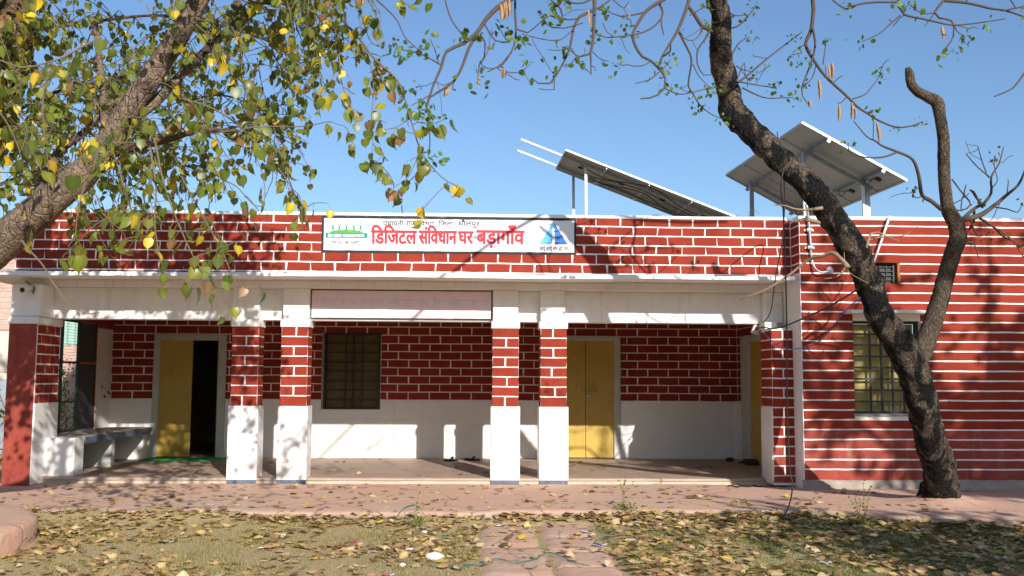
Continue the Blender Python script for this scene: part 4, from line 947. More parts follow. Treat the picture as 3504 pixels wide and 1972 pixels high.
B3([(120, -40), (120, 100), (125, 180), (120, 260), (95, 340), (30, 420), (0, 440), (-60, 470)], -5.8, -6, .011, .005, tuft=.35); B3([(20, 420), (60, 470), (160, 470), (220, 420)], -5.95, -5.95, .006, .003); B3([(125, 190), (200, 215), (290, 140), (350, 100)], -5.85, -5.9, .007, .004)
B4([(625, -80), (615, 0), (620, 60), (605, 190), (570, 280), (600, 350), (640, 410), (700, 490), (830, 610), (900, 680), (960, 720), (1040, 770), (1150, 810), (1250, 800), (1315, 775)], -5.4, -5.2, .020, .006, tuft=.3)
B4([(615, 180), (630, 260), (625, 330), (590, 440), (545, 560), (550, 610), (590, 670)], -5.4, -5.3, .012, .004, tuft=.25); B4([(635, 420), (610, 500), (565, 540)], -5.3, -5.3, .006, .004); B4([(570, 285), (530, 300), (545, 340)], -5.4, -5.4, .006, .004)
B4([(830, 620), (800, 650), (775, 660)], -5.3, -5.3, .007, .004); B4([(870, 630), (950, 600), (1000, 540), (1045, 475)], -5.3, -5.2, .007, .004); B4([(680, 410), (690, 340), (700, 260)], -5.3, -5.3, .006, .004)
B4([(1430, 1330), (1370, 1280), (1310, 1240), (1290, 1120), (1250, 1015), (1150, 965), (1060, 930), (1010, 895), (960, 870), (875, 770)], -3.5, -4.4, .026, .005, tuft=.1); B4([(1150, 970), (1060, 1000), (940, 1000), (850, 960), (840, 910)], -4.0, -4.3, .011, .005, tuft=.05)
B4([(1000, 890), (1000, 760), (985, 700)], -4.3, -4.3, .005, .004); B4([(1310, 1250), (1270, 1260), (1245, 1225)], -3.6, -3.7, .006, .003, tuft=0)
B4([(1160, -60), (1160, 0), (1170, 50), (1200, 95), (1290, 115), (1400, 140), (1500, 160), (1640, 150), (1840, 120)], -5.8, -5.8, .015, .005, tuft=.3); B4([(720, -20), (790, 40), (850, 60), (900, 30), (1010, 15), (1160, 15)], -5.9, -5.8, .006, .010); B4([(1170, 100), (1090, 170), (1030, 220), (930, 265)], -5.8, -5.9, .009, .004)
B4([(1460, -40), (1450, 0), (1390, 80), (1420, 115), (1500, 135), (1510, 230), (1450, 325)], -5.6, -5.7, .013, .006, tuft=.15); B4([(1450, 5), (1600, 20), (1750, 55), (1850, 70), (1980, 115)], -5.6, -5.7, .014, .008, tuft=.1); B4([(1820, 70), (1990, 35)], -5.7, -5.7, .007, .007); B4([(2050, 380), (1959, 470), (1890, 560), (1770, 615)], -6.0, -6, .011, .006, sub=False, tuft=0)
B4([(1390, 80), (1340, 90), (1280, 70), (1220, 20)], -5.7, -5.8, .006, .004)
lw = dict(tuft=.08)
B4([(1560, 1400), (1680, 1370), (1780, 1300), (1850, 1240), (1920, 1180), (1959, 1100), (1975, 1040)], -3.5, -3.3, .034, .006, **lw); B4([(1690, 1310), (1750, 1230), (1750, 1130), (1800, 1040), (1830, 935)], -3.4, -3.3, .018, .005, **lw); B4([(1740, 1130), (1720, 1110), (1660, 1060), (1590, 980)], -3.35, -3.3, .011, .005, **lw); B4([(1720, 1100), (1690, 1020), (1665, 930)], -3.3, -3.3, .008, .004, **lw)
B4([(1500, 1140), (1560, 1220), (1620, 1300), (1560, 1340), (1510, 1330)], -3.4, -3.5, .008, .010, **lw); B4([(1850, 1240), (1860, 1150), (1855, 1140)], -3.3, -3.2, .007, .004, **lw); B4([(1560, 1400), (1640, 1330), (1690, 1300)], -3.5, -3.4, .022, .02, **lw); B4([(1680, 1390), (1760, 1440), (1820, 1500), (1900, 1540)], -3.5, -3.2, .016, .008, **lw)
B4([(1780, 1320), (1850, 1330), (1920, 1350), (1950, 1290)], -3.3, -3.2, .008, .004, **lw); B4([(1620, 1400), (1650, 1480), (1700, 1500)], -3.5, -3.4, .012, .006, **lw); B4([(1500, 1300), (1560, 1270), (1610, 1230)], -3.5, -3.4, .008, .004, **lw); B4([(1750, 1200), (1790, 1150), (1770, 1060), (1770, 990)], -3.3, -3.3, .007, .004, **lw)
B4([(140, 525), (200, 480), (330, 370), (460, 270), (545, 205)], -5.0, -4.9, .012, .005); B4([(140, 520), (250, 540), (380, 560)], -5, -4.9, .008, .004); B4([(170, 560), (250, 600), (330, 625), (490, 620)], -5, -4.8, .009, .004); B4([(100, 350), (150, 270), (215, 235)], -5.1, -5.1, .009, .005); B4([(90, 180), (150, 160), (240, 60)], -5.2, -5.2, .010, .005); B4([(60, 60), (120, 100), (180, 95)], -5.3, -5.2, .008, .004); B4([(130, 520), (180, 400), (200, 500), (340, 420)], -5, -4.9, .006, .003); B4([(130, 420), (160, 440), (240, 460)], -5, -4.9, .006, .004)
B4([(395, 900), (390, 835)], -4.6, -4.6, .008, .005, sub=False, tuft=0); B4([(215, 770), (205, 690)], -4.8, -4.8, .007, .004, sub=False, tuft=0)
tn = MB()
for P in ([(-40, 790), (0, 770), (160, 710), (340, 600), (480, 490), (560, 440), (630, 430), (720, 400), (790, 450), (850, 520)],):
    tn.tube([C6(x, y, -3.0 - .09 * k) for k, (x, y) in enumerate(P)], [0.0056, 0.0084, 0.0112, 0.0140, 0.0168, 0.0182, 0.0182, 0.0210, 0.0238, 0.0315], 8, .1, 9, .04)
tn.tube([C6(x, y, -3.6) for x, y in [(830, 520), (770, 590), (700, 610), (650, 615)]], [0.0140, 0.0084, 0.0056, 0.0035], 6, 0, 5, .04); tn.tube([C6(x, y, -3.85) for x, y in [(640, 30), (510, 45), (400, 35), (330, 10), (240, 5)]], [0.0210, 0.0126, 0.0098, 0.0070, 0.0042], 6, .1, 9, .04)
tn.tube([C6(x, y, -3.7) for x, y in [(620, 150), (500, 125), (420, 140), (350, 130)]], [0.0245, 0.0210, 0.0140, 0.0084], 8, .1, 9, .04); tn.tube([C6(x, y, -3.6) for x, y in [(930, 290), (1000, 300), (1120, 270), (1250, 270), (1350, 240), (1430, 180)]], [0.0140, 0.0098, 0.0084, 0.0070, 0.0056, 0.0035], 6, 0, 5, .05)
tn.tube([C6(x, y, -3.7) for x, y in [(1000, 360), (1040, 240), (1100, 230), (1180, 270), (1280, 300)]], [0.0210, 0.0126, 0.0091, 0.0070, 0.0042], 6, .05, 5, .05); tn.tube([C6(x, y, -3.65) for x, y in [(740, 290), (810, 330), (820, 440), (860, 560), (1020, 655)]], [0.0056, 0.0056, 0.0049, 0.0042, 0.0028], 6, 0, 5, .05)
tn.tube([C6(x, y, -3.35) for x, y in [(1840, 310), (1890, 315), (1930, 450), (1990, 580)]], [0.0112, 0.0070, 0.0049, 0.0028], 6, 0, 5, .05); tn.tube([C6(x, y, -3.3) for x, y in [(1990, 150), (2140, 240), (2220, 310), (2306, 440)]], [0.0112, 0.0098, 0.0084, 0.0084], 6, 0, 5, .05)
o = tn.build('dead_twigs', 'twigtan', rt_, True); o['kind'] = 'stuff'
for Lp, r0, r1 in (([(2450, -260, -4.5), (2300, -420, -4.5), (2150, -560, -4.7), (2050, -760, -5.0)], .026, .010), ([(2500, -420, -4.7), (2700, -600, -4.9), (2950, -800, -5.2)], .026, .010), ([(2440, -100, -4.3), (2250, -160, -5.2), (2050, -150, -6.2), (1880, -110, -7.0), (1770, -20, -7.2)], .028, .021), ([(2300, -420, -4.5), (2600, -300, -4.7), (2850, -180, -4.7), (3100, -120, -4.6), (3300, -90, -4.5)], .035, .016), ([(2600, -300, -4.7), (2780, -60, -4.2)], .025, .018)):
    MB().tube([aty(x, y, Y) for x, y, Y in Lp], [r0 + (r1 - r0) * k / (len(Lp) - 1) for k in range(len(Lp))], 10, .1, 7, .08).build('branch', 'stubbark', rt_, True)
o = tw.build('twigs', 'twigdark', rt_, True); o['kind'] = 'stuff'
# young leaf tufts: little compound sprays
LV = np.array([(0, 0, 0), (.35, .0, -.25), (.3, .06, -.75), (0, .12, -1.0), (-.3, .06, -.75), (-.35, 0, -.25), (0, -.08, -.5)]); LF = [(0, 1, 6), (1, 2, 6), (2, 3, 6), (3, 4, 6), (4, 5, 6), (5, 0, 6)]
mats, cols = [], []
for p, s_ in TUFT:
    for q in range(random.randint(6, 13)):
        d = Vector((random.gauss(0, .045), random.gauss(0, .045), random.gauss(-.005, .04))) * s_
        mats.append(np.array(hang_matrix(p + d, random.uniform(.032, .06) * s_, 1.3))); cols.append(tuple(v_ * random.uniform(.8, 1.3) for v_ in random.choice([(.07, .16, .02), (.10, .20, .025), (.05, .12, .02)])))
o = leaf_cloud('young_leaves', LV, LF, mats, cols, 'tuft', rt_); o['kind'] = 'stuff'
# seed pods
def pod(p, L, rz):
    m_ = MB(); n_ = 9
    for k in range(n_ + 1):
        t = k / n_; w_ = .020 * math.sin(math.pi * min(1, t * .94 + .05)) ** .6 * (1 + .12 * math.sin(k * 2.4)); x = .012 * math.sin(t * 3)
        for sx_, sy in ((-1, 0), (0, .3), (1, 0), (0, -.3)): m_.v.append((x + sx_ * w_, sy * w_ + .004 * math.sin(t * 5), -t * L))
    for k in range(n_):
        for j in range(4): a = k * 4 + j; b_ = k * 4 + (j + 1) % 4; m_.f.append((a, b_, b_ + 4, a + 4))
    me = m_.mesh('seed_pod', True); link('seed_pod', me, rt_, M['pod'], Matrix.Translation(p) @ Matrix.Rotation(rz, 4, 'Z') @ Matrix.Rotation(J(.12), 4, 'Y'))
for C, x, y, l, Y in ((C4, 652, 505, 132, -5.3), (C4, 700, 395, 110, -5.3), (C4, 714, 405, 105, -5.32), (C4, 734, 400, 105, -5.3), (C4, 783, 668, 106, -5.3), (C4, 862, 650, 112, -5.28), (C4, 880, 690, 75, -5.3), (C4, 1022, 780, 132, -4.9), (C4, 1437, 168, 82, -5.7), (C4, 590, 640, 46, -5.3), (C3, 600, 65, 112, -5.7), (C3, 60, 10, 120, -5.9), (C3, 85, -10, 110, -5.9), (C3, 30, 30, 110, -5.95), (C3, 45, 20, 115, -5.9), (C3, 40, 448, 66, -6), (C3, 855, 88, 46, -5.6), (C2, 1590, 530, 85, -6), (C2, 1752, 475, 66, -6), (C2, 1350, 610, 60, -6), (C2, 1362, 600, 60, -6), (C3, 863, 36, 34, -5.6), (C2, 1735, 30, 110, -5.9), (C2, 1770, 20, 120, -5.9)):
    Y = Y - 1.3 if C is C2 or (C is C3 and x < 720) else Y - .2 if C is C3 else deeper(Y) if x < 1100 else Y - .8; a, b_ = C(x, y, Y), C(x, y + l, Y); pod(a, (a - b_).length, J(1.5))

# ---------------------------------------------------------------- peepal tree, trunk standing on its round platform left of the frame
pp = thing('peepal_tree', (-6.5, -4.7, 0.02), 'leafy peepal tree leaning in from the left with green and yellow heart-shaped leaves', 'tree')
def pl_(Lp, seg=.07, amp=.10, n=18, name='branch', mat='peepalbark'):
    pts = [aty(x * V, y * V, Y) for x, y, Y, w in Lp]; rr = [w * V / 2 / FPX * (Y - CAM_LOC.y) for x, y, Y, w in Lp]
    MB().tube(pts, rr, n, amp, 5.5, seg).build(name, mat, pp, True); return pts
b0 = [Vector((-6.5, -4.7, -.1)), Vector((-6.45, -4.75, .6)), Vector((-6.35, -4.9, 1.2)), Vector((-6.1, -5.1, 1.75))]
bough = [(-250, 760, -5.4, 120), (-120, 690, -5.6, 110), (0, 612, -5.8, 98), (90, 538, -5.9, 84), (165, 478, -6.0, 74), (240, 400, -6.0, 70), (300, 318, -6.05, 62), (345, 245, -6.1, 58), (400, 165, -6.1, 55), (455, 80, -6.15, 53), (500, 0, -6.2, 52), (545, -110, -6.2, 48), (590, -260, -6.2, 42), (660, -420, -6.3, 32), (760, -560, -6.4, 20)]
bp = [aty(x * V, y * V, Y) for x, y, Y, w in bough]
MB().tube(b0 + bp[:1], [.36, .30, .27, .25, .2], 22, .12, 4, .08).build('trunk', 'redbark', pp, True)
pl_(bough, .06, .13, 22)
seeds = [bough[6:]]
for Lp, mt_ in (([(330, 300, -6.05, 30), (385, 262, -6.0, 26), (440, 205, -5.9, 24), (510, 135, -5.8, 21), (600, 55, -5.7, 19), (700, -40, -5.6, 17), (820, -160, -5.6, 13), (950, -260, -5.7, 8)], 'peepalbark'),
                ([(-330, 520, -4.8, 130), (-160, 420, -4.6, 120), (-50, 330, -4.5, 112), (10, 200, -4.5, 108), (28, 90, -4.5, 110), (30, -10, -4.5, 110), (50, -160, -4.5, 100), (120, -360, -4.6, 80), (220, -560, -4.8, 50)], 'redbark'),
                ([(100, 520, -5.9, 36), (105, 470, -5.7, 30), (125, 420, -5.5, 26), (160, 370, -5.3, 22), (215, 330, -5.2, 18), (290, 250, -5.0, 12)], 'peepalbark'),
                ([(250, 395, -6, 26), (330, 372, -6.1, 22), (420, 352, -6.2, 18), (500, 330, -6.3, 14), (600, 330, -6.4, 8)], 'redbark'),
                ([(270, 350, -5.9, 24), (262, 280, -5.5, 20), (258, 220, -5.2, 18), (250, 150, -5.0, 15), (240, 60, -4.9, 12)], 'peepalbark'),
                ([(20, 40, -4.2, 20), (5, 80, -4.6, 20), (15, 115, -4.75, 22), (40, 125, -4.8, 22), (70, 128, -4.7, 26)], 'peepalbark'),
                ([(500, -20, -6.2, 22), (620, -90, -6.4, 18), (760, -180, -6.6, 14), (900, -220, -6.8, 9)], 'peepalbark'),
                ([(60, -200, -4.5, 40), (-80, -360, -4.3, 32), (-260, -480, -4.1, 20)], 'redbark'), ([(120, -360, -4.6, 36), (300, -520, -4.4, 26), (480, -640, -4.3, 14)], 'redbark'),
                ([(590, -260, -6.2, 24), (480, -420, -6.0, 18), (420, -600, -5.9, 10)], 'peepalbark')):
    pl_(Lp, .06, .12, 14, 'branch', mt_); seeds.append(Lp)
PT = MB(); PET = MB(); LEAVES = []   # (matrix, colour, in_frame depth)
def leaf_on(p, size, petiole=True):
    s_ = size * random.uniform(.75, 1.2); off = Vector((J(.07), J(.07), -random.uniform(.01, .07))); q = p + off
    if petiole and in_frame(q, .02): PET.tube([p, p + off * .5 + Vector((0, 0, .018)), q], .0016, 3, cap=False)
    c = leaf_col(); mtx = hang_matrix(q, s_)
    LEAVES.append((mtx, c, q))
def leafy(pts, r0, r1, size, dens=.055, start=.2, petiole=True, subs=0.):
    PT.tube(pts, [r0 + (r1 - r0) * k / (len(pts) - 1) for k in range(len(pts))], 5, 0, 5, .06, False)
    Q, _ = resample(pts, 1., dens)
    for k, q in enumerate(Q):
        if k / len(Q) < start: continue
        if random.random() < .8: leaf_on(q, size, petiole)
        if subs and random.random() < subs:
            t_ = twig_grow(q, Vector((J(1), J(1), J(.5))), random.uniform(.15, .5), .12, .25); PT.tube(t_, [.0035] * len(t_), 4, cap=False)
            for u in t_[2:]:
                if random.random() < .75: leaf_on(u, size, petiole)
W2 = lambda C, pts, Y0, Y1: [C(x, y, Y0 + (Y1 - Y0) * k / (len(pts) - 1)) for k, (x, y) in enumerate(pts)]
# the hanging sprays one can follow in the photograph
S_ = .082
leafy(W2(C2, [(480, -80), (550, 0), (660, 150), (760, 260), (880, 420), (1030, 560), (1110, 800), (1190, 1040), (1330, 1220), (1470, 1300)], -5.6, -6.3), .014, .003, S_, .07, .12, subs=.28)
leafy(W2(C2, [(330, -60), (380, 80), (430, 250), (440, 470), (450, 640)], -5.4, -5.8), .008, .003, S_, .06, subs=.3)
leafy(W2(C2, [(560, 40), (600, 260), (625, 430), (650, 600), (720, 760), (750, 810)], -5.6, -6.0), .007, .003, S_, .06, subs=.25)
leafy(W2(C2, [(830, 380), (860, 580), (850, 800), (855, 950), (850, 1100)], -5.8, -6.2), .005, .0025, S_, .055, .05, subs=.22)
leafy(W2(C2, [(1190, 1040), (1150, 1120), (1090, 1240), (1010, 1285)], -6.2, -6.3), .004, .0025, S_, .06, .1, subs=.1)
leafy(W2(C2, [(1110, 810), (1200, 850), (1290, 850), (1360, 820)], -6.1, -6.2), .004, .0025, S_ * 1.1, .07, .1); leafy(W2(C2, [(1100, 820), (1050, 860), (980, 890)], -6.1, -6.1), .004, .0025, S_, .06, .1)
leafy(W2(C2, [(-120, 800), (0, 930), (100, 1030), (250, 1220), (330, 1360), (370, 1440), (450, 1400), (540, 1400)], -5.9, -6.3), .009, .0025, S_, .09, .1, subs=.16)
leafy(W2(C2, [(100, 150), (160, 330), (230, 480), (350, 620), (450, 700)], -5.3, -5.6), .006, .003, S_ * .95, .055, subs=.35)
leafy(W2(C2, [(60, 400), (100, 620), (160, 800), (190, 950), (260, 1080)], -5.5, -5.8), .006, .003, S_, .06, subs=.3)
leafy(W2(C2, [(840, 0), (905, 90), (900, 200), (860, 260)], -5.8, -5.9), .005, .003, S_, .09, subs=.1)
leafy(W2(C2, [(700, -60), (760, 60), (800, 180), (850, 300), (920, 330)], -5.5, -5.6), .006, .003, S_, .07, subs=.2); leafy(W2(C2, [(900, -120), (1000, -30), (1110, 40), (1180, 20)], -5.9, -6), .006, .003, S_, .08, subs=.1)
leafy(W2(C5, [(1270, -80), (1290, 0), (1340, 250), (1400, 450), (1500, 700), (1600, 920), (1650, 1000), (1770, 1090)], -6.4, -6.7), .010, .003, .085, .075, .2, subs=.22)
leafy(W2(C5, [(1240, -60), (1250, 80), (1290, 350), (1280, 650), (1330, 950), (1400, 1170)], -6.4, -6.7), .010, .003, .085, .085, .15, subs=.14)
leafy(W2(C5, [(1500, 250), (1560, 370), (1700, 620), (1850, 900), (1930, 1100), (1990, 1200)], -6.3, -6.6), .007, .003, .082, .075, .1, subs=.2)
leafy(W2(C5, [(180, 780), (220, 840), (350, 980), (450, 1150), (600, 1330), (750, 1390), (820, 1375)], -6.9, -7.1), .008, .003, .1, 2.0, .9)
leafy(W2(C5, [(840, 20), (760, 110), (650, 240)], -6.8, -6.9), .006, .003, .10, .085, .3); leafy(W2(C5, [(700, 300), (640, 560), (620, 760), (560, 830)], -6.8, -7.0), .005, .0025, .095, .16, .5); leafy(W2(C5, [(800, 420), (850, 560), (940, 640), (1000, 700)], -6.8, -7.0), .005, .0025, .088, .08, .1, subs=.2); leafy(W2(C5, [(880, 600), (790, 650), (660, 780), (560, 880)], -6.9, -7.1), .004, .002, .09, .2, .4)
leafy(W2(C5, [(940, 60), (1000, 250), (1050, 420), (1090, 560), (1140, 700)], -6.4, -6.6), .006, .003, .082, .07, .1, subs=.25); leafy(W2(C5, [(1700, 60), (1800, 250), (1950, 330), (2090, 480), (2170, 500)], -6.0, -6.3), .006, .003, .082, .08, .1, subs=.22); leafy(W2(C5, [(1880, 20), (1960, 150), (2060, 200)], -6.0, -6.1), .005, .003, .082, .07, .1, subs=.2)
leafy(W2(C5, [(1100, 20), (1180, 160), (1240, 300), (1220, 520)], -6.2, -6.3), .006, .003, .082, .07, .1, subs=.3)
leafy(W2(C1, [(-40, 520), (200, 600), (400, 560), (560, 510), (700, 430), (900, 330)], -6.9, -6.6), .006, .009, .09, .13, .0, subs=.16); leafy(W2(C1, [(470, 560), (400, 750), (380, 950), (390, 1200), (430, 1450)], -6.7, -6.9), .006, .003, .09, .11, .1, subs=.12)
leafy(W2(C1, [(90, 900), (180, 1000), (240, 1160), (180, 1350)], -6.8, -6.9), .006, .003, .09, .085, .1, subs=.2); leafy(W2(C1, [(0, 1000), (80, 1120), (160, 1300), (200, 1450)], -6.6, -6.8), .006, .003, .088, .085, .1, subs=.2)
leafy(W2(C1, [(1740, 220), (1850, 320), (1960, 460), (2050, 650), (2130, 900)], -6.3, -6.5), .007, .003, .082, .075, .1, subs=.25); leafy(W2(C1, [(1500, 860), (1700, 900), (1900, 970), (2100, 1100), (2260, 1260), (2400, 1400)], -6.2, -6.4), .010, .003, .082, .08, .1, subs=.25); leafy(W2(C1, [(1520, 980), (1750, 1030), (1880, 1150), (1960, 1300), (2050, 1450)], -6.2, -6.4), .009, .003, .082, .08, .1, subs=.25)
# procedural fill along the boughs
def fill(Lp, n_, size, lmin, lmax, inframe=True, spread=1.0):
    P = [aty(x * V, y * V, Y) for x, y, Y, w in Lp]; Q, _ = resample(P, 1., .05)
    for k in range(n_):
        q = random.choice(Q[len(Q) // 8:]); d = Vector((J(1) + .25, J(spread), random.uniform(-.4, .9)))
        t_ = twig_grow(q, d, random.uniform(lmin, lmax), .11, .22); PT.tube(t_, [.006 - .0035 * i / len(t_) for i in range(len(t_))], 4, cap=False)
        for u in t_[3:]:
            if random.random() < .62: leaf_on(u, size, inframe)
for Lp, n_ in zip(seeds, (26, 26, 16, 15, 12, 15, 4, 18, 14, 14, 14)): fill(Lp, int(n_ * 2.0), .070, .4, 1.25)
fill([(-200, 430, -5.0, 20), (-90, 350, -5.0, 20), (0, 290, -4.9, 20), (50, 240, -4.9, 15)], 46, .095, .4, 1.2)
UP = [(60, -220, -5.6, 30), (300, -400, -5.9, 26), (560, -460, -6.1, 20), (800, -380, -6.2, 12)]
pl_(UP, .08, .1, 10); fill(UP, 95, .09, .4, 1.1)
fill([(-260, 250, -5.4, 20), (-120, 120, -5.3, 20), (0, 0, -5.2, 20), (80, -120, -5.2, 15)], 40, .095, .4, 1.2)
# a farther sheet of foliage deeper in the crown (leaves look smaller)
for Lp, n_ in (([(-40, 330, -3.6, 20), (120, 240, -3.4, 20), (280, 200, -3.3, 15), (440, 170, -3.3, 10)], 34), ([(-40, 480, -3.8, 20), (100, 430, -3.6, 20), (220, 420, -3.5, 15), (360, 400, -3.4, 10), (480, 420, -3.4, 10)], 34), ([(0, 90, -3.6, 20), (200, 60, -3.4, 20), (420, 40, -3.3, 15), (640, 90, -3.5, 10), (740, 150, -3.6, 8)], 34), ([(450, 260, -3.6, 10), (560, 240, -3.6, 10), (650, 280, -3.7, 8), (700, 350, -3.8, 8)], 22)):
    pl_([(x, y, Y, w * .45) for x, y, Y, w in Lp], .08, .1, 8, 'branch', 'redbark'); fill(Lp, int(n_ * 2.0), .070, .3, .95)
LEAVES = [l for l in LEAVES if not (l[2].x > -1.2 and l[2].z > 4.6 and not in_frame(l[2], .06))]
# the largest 300 leaves in view are parts, the rest one mass
vis = [i for i, l in enumerate(LEAVES) if in_frame(l[2])]; vis.sort(key=lambda i: (LEAVES[i][2].y)); near = set(vis[:300])
protos = [leaf_mesh('leaf', HV, HF, c, 'leaf') for c in GREENS + YELL + BRN] + [leaf_mesh('leaf', HV2, HF2, c, 'leaf') for c in GREENS + YELL]
allc = GREENS + YELL + BRN
for i in near:
    mtx, c, q = LEAVES[i]; k = min(range(len(allc)), key=lambda j: sum((allc[j][t] - c[t]) ** 2 for t in range(3)))
    if random.random() < .4 and k < len(GREENS + YELL): k += len(allc)
    link('leaf', protos[k], pp, None, mtx)
rest = [l for i, l in enumerate(LEAVES) if i not in near]
for nm, (v_, f_), sel in (('crown', (HV, HF), rest[0::2]), ('crown', (HV2, HF2), rest[1::2])):
    o = leaf_cloud(nm, v_, f_, [np.array(l[0]) for l in sel], [l[1] for l in sel], 'leaf', pp); o['kind'] = 'stuff'
o = PT.build('twigs', 'twig', pp, True); o['kind'] = 'stuff'
M['petiole'] = flat('leaf_stalk', (.30, .28, .06), .6); o = PET.build('leaf_stalks', 'petiole', pp, True); o['kind'] = 'stuff'
print('peepal leaves', len(LEAVES), 'visible', len(vis), 'tufts', len(TUFT))
# platform round its foot
pfm = MB(); n_ = 72; R0 = 2.1; cx, cy = -6.25, -4.85
prof = [(0, .03), (R0 - .25, .03), (R0 - .08, .035), (R0 - .01, .015), (R0 + .01, -.03), (R0, -.30)]
for k in range(n_):
    a = 2 * math.pi * k / n_
    for r_, z in prof:
        rr = r_ + (.02 * mnoise.noise(Vector((math.cos(a) * 3, math.sin(a) * 3, z * 3))) if r_ > 1 else 0); pfm.v.append((cx + rr * math.cos(a), cy + rr * math.sin(a), z + .01 * mnoise.noise(Vector((a * 3, r_ * 3, 0)))))
np_ = len(prof)
for k in range(n_):
    for j in range(np_ - 1): a = k * np_ + j; b_ = ((k + 1) % n_) * np_ + j; pfm.f.append((a, a + 1, b_ + 1, b_))
tag(pfm.build('tree_platform', 'pave', None, True), 'round pink cement platform at the left edge of the lawn', 'platform')

# ---------------------------------------------------------------- two more trees beside the camera; only their shade and a tip reach the picture
def shade_tree(base, top, crown_c, crown_r, n_tw, label, size=.10, seed=1):
    random.seed(seed); t = thing('shade_tree', base, label, 'tree')
    b_, tp_ = Vector(base), Vector(top); mid = (b_ + tp_) / 2 + Vector((J(.3), J(.3), 0))
    MB().tube([b_ - Vector((0, 0, .15)), mid, tp_], [.2, .15, .10], 14, .12, 5, .08).build('trunk', 'redbark', t, True)
    tb = MB(); mats, cols = [], []
    for k in range(24):
        d = Vector((random.gauss(0, 1), random.gauss(0, 1), random.gauss(.2, .6))).normalized(); e = Vector(crown_c) + Vector((d.x * crown_r[0], d.y * crown_r[1], d.z * crown_r[2])) * .8
        P = [tp_ - Vector((0, 0, random.uniform(0, .6))), (tp_ + e) / 2 + Vector((J(.3), J(.3), .3)), e]; MB().tube(P, [.07, .045, .015], 8, .1, 6, .1).build('branch', 'redbark', t, True)
        Q, _ = resample(P, 1., .06)
        for j in range(n_tw):
            q = random.choice(Q[len(Q) // 4:]); tw_ = twig_grow(q, Vector((J(1), J(1), J(.8))), random.uniform(.3, 1.0), .07, .25, .07); tb.tube(tw_, [.006] * len(tw_), 4, cap=False)
            for u in tw_[2:]:
                if random.random() < .7: mats.append(np.array(hang_matrix(u, size * random.uniform(.8, 1.2)))); cols.append(leaf_col())
    keep = [i for i in range(len(mats)) if not in_frame(Vector(mats[i][:3, 3]), .03)]
    o = tb.build('twigs', 'twig', t, True); o['kind'] = 'stuff'
    o = leaf_cloud('crown', HV, HF, [mats[i] for i in keep], [cols[i] for i in keep], 'leaf', t); o['kind'] = 'stuff'
shade_tree((10.9, -11.4, -.2), (10.6, -11.5, 4.6), (10.0, -11.7, 6.9), (3.3, 2.6, 2.6), 30, 'tall leafy tree shading the wing wall from outside the right edge', .115, seed=21)
shade_tree((7.4, -12.2, -.2), (7.2, -12.0, 2.4), (6.9, -11.5, 3.2), (2.1, 2.0, 1.4), 16, 'low leafy tree shading the lawn from outside the right edge', seed=5)
random.seed(99)

# ================================================================== LAWN: grass, fallen leaves, weeds, litter
def on_path(x, y): return .03 < x < 1.31 and y < -3.08
def surf(x, y):
    if y > yfront(x) + .01: return pz(x, y)
    if on_path(x, y): return -.184
    return gz(x, y)
def blocked(x, y): return (x + 6.25) ** 2 + (y + 4.85) ** 2 < 2.14 ** 2 or (x - 5.62) ** 2 + (y + 2.15) ** 2 < .3 ** 2
# grass blades, thicker in green patches and along the slab joints
n_try = 210000; gx = RNG.uniform(-5.6, 6.6, n_try); gy = RNG.uniform(-6.9, -2.75, n_try)
mats, cols = [], []
for x, y in zip(gx, gy):
    x, y = float(x), float(y)
    if abs(x - .036) > (y + 14.2) * .56 + .3 or y > yfront(x) - .03 or blocked(x, y): continue
    if on_path(x, y):
        jx = min(abs(x - .672), abs(x - .05), abs(x - 1.29)); jy = min(abs(y - q) for q in (-4.05, -4.86, -5.66, -6.5)) if x > .67 else 9
        if min(jx * 1.3, jy) > .022 or random.random() < .35: continue
    d = mnoise.noise(Vector((x * 1.1, y * 1.1, 4))) + .6 * mnoise.noise(Vector((x * 3.4, y * 3.4, 8))) + .4 * mnoise.noise(Vector((x * 9, y * 9, 1))) + (.46 if x > 1.2 else -.0)
    if random.random() > .12 + .95 * max(0, d + .18): continue
    h = random.uniform(.014, .04) * (1.15 if d > .3 else .9); a = random.uniform(0, 6.283); lean = random.uniform(.1, .9); wd = random.uniform(.0018, .0034)
    ca, sa = math.cos(a), math.sin(a); z = surf(x, y) - .003
    mats.append(((ca * wd, -sa * h * lean, 0, x), (sa * wd, ca * h * lean, 0, y), (0, h * .9, h, z), (0, 0, 0, 1)))
    g = random.uniform(.75, 1.3); dry = random.random() < (.66 if x < 1.2 else .25); c = (.42, .33, .14) if dry else ((.062, .135, .016) if x > 1.2 else (.12, .15, .03))
    cols.append(tuple(v_ * g for v_ in c))
GV = np.array([(-1, 0, 0), (1, 0, 0), (.6, .35, .55), (0, 1, 1), (-.6, .35, .55)])
GV[:, 1] *= 1.0
A = np.array(mats); A[:, 2, 1] = 0
o = leaf_cloud('grass', GV, [(0, 1, 2, 4), (4, 2, 3)], A, cols, 'grass'); tag(o, 'short patchy grass of the trampled lawn', 'grass', kind='stuff')
